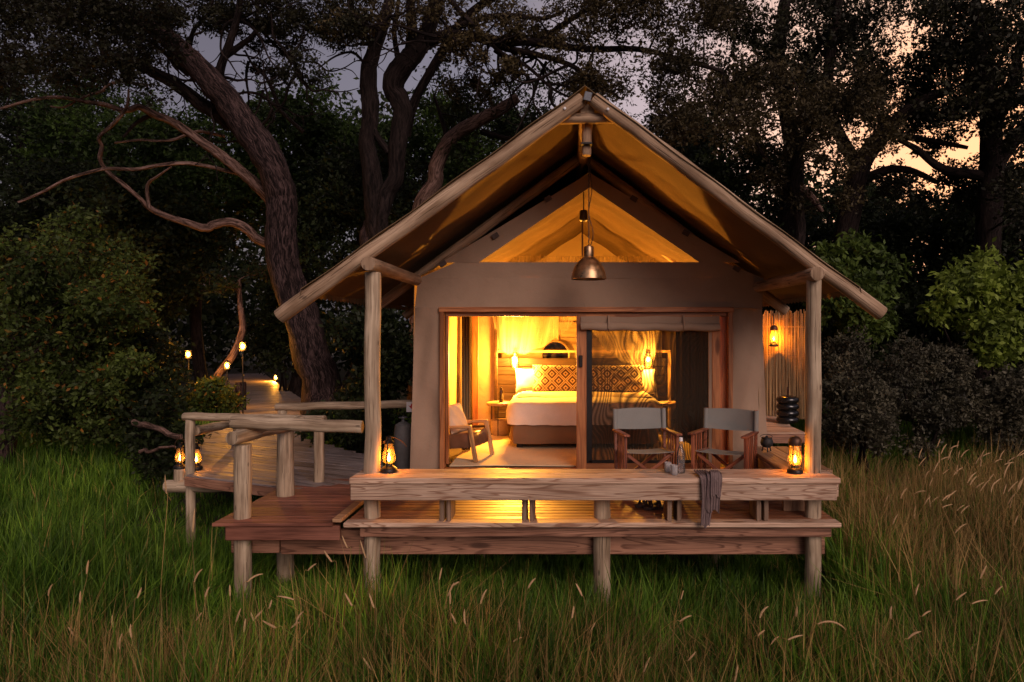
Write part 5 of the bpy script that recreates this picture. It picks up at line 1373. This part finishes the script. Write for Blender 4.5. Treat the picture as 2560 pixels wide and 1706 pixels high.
# slanting sapling and stump by the walkway, path lamps
sl = [lim([(490, 1040, 26), (507, 1003, 22), (549, 933, 20), (581, 891, 18), (606, 828, 16), (600, 764, 12), (598, 700, 8)], 1, 0, 0, 16.2, 16.2)]
tree('slanting_sapling', 'thin slanting sapling beside the path lamps', 'tree', sl, clumps_px(520, 700, 640, 760, 15.8, 16.8, 8, .3, .5), M['leaf_deep'], .1, 20, 7, M['bark_bare'])
stp = thing('tall_stump', 'broken tall stump glowing orange beside the walkway bend', 'stump', P(600, 1040, 15.2))
log('stump_trunk', P(601, 1090, 15.2), P(600, 955, 15.2), .15, M['bark_big'], stp, 7, .125, n=7, wob=.2)
def path_lamp(px, py, D, power, lab, ground_fix=None):
    c = P(px, py, D); gz = ground_fix if ground_fix is not None else ground_z(c.x, D)
    t_ = thing('path_lamp', lab, 'lamp', (c.x, D, gz), 'lamps along the boardwalk')
    if c.z - gz > .25: log('post', (c.x, D, gz - .05), (c.x, D, c.z - .1), .016, M['black_metal'], t_, 5, n=4, seg=8)
    mobj('base', lathe([(.001, -.1), (.07, -.1), (.07, -.07), (.05, -.06), (.001, -.06)], c, 14), M['black_metal'], t_)
    mobj('globe', lathe([(.05, -.06), (.065, -.02), (.06, .04), (.045, .075)], c, 14), M['glass'], t_)
    mobj('cap', lathe([(.07, .072), (.075, .08), (.04, .11), (.001, .12)], c, 14), M['black_metal'], t_)
    mobj('bulb', lathe([(.001, -.045), (.022, -.03), (.03, .0), (.02, .03), (.001, .04)], c, 12), M['bulb'], t_)
    point('bulb_light', c + Vector((0, -.09, .0)), power, LAMP_COL, .05, t_)
path_lamp(607, 866, 14.5, 130, 'brightest path lamp on a post above the boardwalk')
path_lamp(471, 886, 15.5, 90, 'small path lamp among the bushes far from the boardwalk')
path_lamp(568, 914, 15.8, 50, 'small path lamp low beside the slanting sapling')
path_lamp(690, 944, 24, 260, 'path lamp standing low on the edge of the boardwalk', ZD)

# ------------------------------------------------------------------ grass
PATHP = np.array([(p.x, p.y) for p in pp])
def allowed(x, y):
    ok = ~((x > -1.95) & (x < 3.5) & (y > 8.0) & (y < 13.2))
    d = np.min((x[:, None] - PATHP[None, ::4, 0]) ** 2 + (y[:, None] - PATHP[None, ::4, 1]) ** 2, 1)
    return ok & (d > .8 ** 2)
def gz_np(x, y):
    t = np.clip((y - 7.6) / 6., 0, 1); return .72 * t * t * (3 - 2 * t) + .05 * np.sin(x * 1.3 + y * .7) * np.cos(y * 1.1 - x * .4) + .025 * np.sin(3.1 * x - 2.3 * y)
def blades(name, n, y0, y1, h0, h1, w0, w1, mat, lab, pw=1.5, xlim=None, lean=.35, dens=None):
    y = y0 + (y1 - y0) * rng.random(n * 2) ** pw
    xl = -(CX / FPX) * y * 1.06 - .4; xr = ((2560 - CX) / FPX) * y * 1.06 + .4
    x = xl + (xr - xl) * rng.random(n * 2)
    if xlim: x = np.where(rng.random(len(x)) < xlim[2], xlim[0] + (xlim[1] - xlim[0]) * rng.random(len(x)), x)
    ct = rng.random(len(x)) < .78                       # tufts
    x = np.where(ct, np.round(x / .21) * .21 + np.sin(np.round(y / .19) * 12.9) * .09 + rng.normal(0, .032, len(x)), x)
    y = np.where(ct, np.round(y / .19) * .19 + np.sin(np.round(x / .21) * 7.7) * .08 + rng.normal(0, .032, len(x)), y)
    k = allowed(x, y)
    if dens is not None: k &= rng.random(len(x)) < dens(x, y)
    x, y = x[k][:n], y[k][:n]; n = len(x)
    patch = .5 + .5 * np.sin(x * 1.9 + 1.3 * np.sin(y * 1.4)) * np.cos(y * 2.1 + x * .6)
    tuft = .5 + .5 * np.sin(np.round(x / .21) * 12.9898 + np.round(y / .19) * 78.233)
    h = (h0 + (h1 - h0) * rng.random(n) ** 1.2) * (.62 + .42 * patch + .34 * tuft)
    under = (x > -3.3) & (x < 2.6) & (y > 6.25) & (y < 8.1); h = np.where(under, np.minimum(h, .42) * .7, h)
    land = (x > -5.9) & (x < -2.0) & (y > 7.55) & (y < 11.4); h = np.where(land, np.minimum(h, .22), h)
    h = np.where(y > 8.4, h * .7, h)
    front = (x > -3.6) & (x < 2.5) & (y > 5.5) & (y <= 6.25); h = np.where(front, h * .68, h)
    z = gz_np(x, y) - .03; w = rng.uniform(w0, w1, n)
    a = rng.random(n) * 6.283; dx, dy = np.cos(a), np.sin(a)
    l = rng.normal(.15, lean * 1.25, n) * h; la = rng.normal(.35, 1.3, n); lx, ly = np.cos(la) * l, np.sin(la) * l * .8
    hs = np.sqrt(np.maximum(h * h - l * l * .5, (h * .5) ** 2))
    B = np.stack([x, y, z], 1); wd_ = np.stack([dx * w / 2, dy * w / 2, 0 * w], 1)
    mid = B + np.stack([lx * .32, ly * .32, hs * .58], 1); tip = B + np.stack([lx, ly, hs * (1 - .12 * np.abs(l / h))], 1)
    V = np.stack([B - wd_, B + wd_, mid + wd_ * .8, mid - wd_ * .8, tip], 1).reshape(-1, 3)
    base = np.arange(n)[:, None] * 5
    idx = (base + np.array([[0, 1, 2, 3, 3, 2, 4]])).ravel(); fn = np.tile([4, 3], n)
    o = fast_mesh(name, V, fn, idx, mat); return tag(o, lab, None, None, 'stuff')
blades('grass', 115000, 3.7, 8.4, .24, .88, .008, .019, M['grass'], 'tall green riverbank grass round the deck posts', 1.1)
blades('grass', 70000, 8.2, 15, .35, .85, .011, .018, M['grass'], 'green grass on the bank below the bushes', 1.2)
blades('dry_grass', 19000, 3.7, 5.2, .35, 1.0, .005, .010, M['grass_dry'], 'dry brown grass stems in front of the deck', 1.2, None, .45)
blades('dry_grass', 16000, 5.4, 10.5, .55, 1.3, .006, .012, M['grass_dry'], 'dry tan grass beside the right end of the deck', 1.0, (2.9, 7.5, .9), .45, lambda x, y: (x > 2.7) * 1.0)

# seed heads one can tell apart
def stalk(head, hl_, tilt, curve, lab, grp):
    hx, hy, hz = head
    kind_ = 'arched' if abs(curve) > .55 else 'upright' if abs(tilt) < .22 else 'long straight leaning' if hl_ > .125 else 'short straight leaning'
    lab = kind_ + ' ' + lab; grp = kind_ + ' ' + grp
    gx, gy = hx + random.uniform(-.12, .25) * (1 if random.random() < .7 else -1), hy + random.uniform(-.1, .15); g0 = ground_z(gx, gy) - .02
    t_ = thing('seed_grass_stalk', lab, 'grass stalk', (gx, gy, g0), grp)
    b = Vector((gx, gy, g0)); h = Vector(head); d = Vector((math.sin(tilt), random.uniform(-.2, .2), math.cos(tilt))).normalized()
    pts, rd = smooth_pts([b, b.lerp(h, .5) + Vector((-.03 * math.sin(tilt), 0, .03)), h - d * .05, h], [.0035, .003, .0022, .002], 4)
    mobj('stem', tube(pts, rd, 4), M['grass_dry'], t_)
    hp = []; hr = []
    for i in range(9):
        t = i / 8; q = tilt + curve * t
        hp.append(h.copy() if i == 0 else hp[-1] + Vector((math.sin(q), d.y * .5, math.cos(q))) * (hl_ / 8)); hr.append(.0012 + .0055 * math.sin(math.pi * min(1, t * .9 + .12)) ** .6)
    mobj('seed_head', tube(hp, hr, 6, True, .25, random.randint(0, 99)), M['seed'], t_)
traced = [(416, 1235, 5.9, .17, -.1, .15), (482, 1330, 5.3, .18, .02, .05), (217, 1435, 4.9, .1, .05, .1), (486, 1455, 4.9, .12, .2, .7), (620, 1455, 4.8, .12, .6, .9), (575, 1490, 4.8, .08, 0, 0), (868, 1370, 5.0, .1, -.5, .2), (830, 1405, 4.9, .1, -.7, .2),
          (915, 1395, 5.2, .14, -.4, .1), (735, 1500, 4.6, .12, -1.2, -.3), (880, 1515, 4.5, .1, -.6, .1), (740, 1560, 4.4, .1, .1, .8), (610, 1580, 4.4, .09, .1, .1), (690, 1570, 4.4, .1, -1.1, .1), (935, 1520, 4.5, .1, -.4, .1), (1125, 1510, 4.6, .09, 0, 0),
          (1900, 1545, 4.5, .1, .1, .9), (1895, 1590, 4.4, .06, .6, .5), (2045, 1560, 4.4, .2, 1.0, 1.4), (1970, 1600, 4.3, .1, 1.0, .4), (2430, 1510, 4.8, .12, 1.1, .5), (1430, 1545, 4.6, .08, .1, .1), (1610, 1680, 4.2, .1, .3, .2), (1140, 1560, 4.5, .08, -.4, 0)]
for (px, py, D, L_, ti, cu) in traced:
    p = P(px, py, D)
    stalk(p, L_, ti, cu, 'tan seed head on a dry stem in the grass before the deck', 'seed heads in the front grass')
for k in range(44):
    D = random.uniform(4.2, 5.1); px = random.uniform(60, 2500); h = random.uniform(.55, .95)
    x = (px - CX) * D / FPX
    stalk((x, D, ground_z(x, D) + h), random.uniform(.06, .11), random.uniform(-.6, .9), random.uniform(-.2, .8), 'tan seed head on a dry stem in the grass before the deck', 'seed heads in the front grass')
for k in range(60):
    D = random.uniform(6.4, 9.2); px = random.uniform(2200, 2570); h = random.uniform(.75, 1.25)
    x = (px - CX) * D / FPX
    stalk((x, D, ground_z(x, D) + h), random.uniform(.1, .17), random.uniform(-.1, 1.0), random.uniform(0, .8), 'pale seed head in the tall dry grass right of the deck', 'seed heads right of the deck')

for px, py in ((1412, 271), (1520, 273)):
    sc_ = mobj('screw_head', lathe([(.001, 0), (.012, 0), (.014, .004), (.008, .01), (.001, .01)], (0, 0, 0), 10), M['white_paint'], tent)
    p_ = P(px, py, 6.36); sc_.location = p_ - ORG[tent.name]; sc_.rotation_euler = (R(90), 0, 0)
fb = thing('fallen_branch', 'bare fallen branch lying in the dark bushes left of the landing', 'branch', P(390, 1110, 9.7))
log('branch_wood', P(335, 1056, 9.9), P(452, 1092, 9.5), .05, M['bark_bare'], fb, 12, .035, wob=.15, bend=.03)
log('side_branch', P(350, 1130, 9.8), P(440, 1118, 9.6), .03, M['bark_bare'], fb, 13, .015, wob=.15, bend=.03)
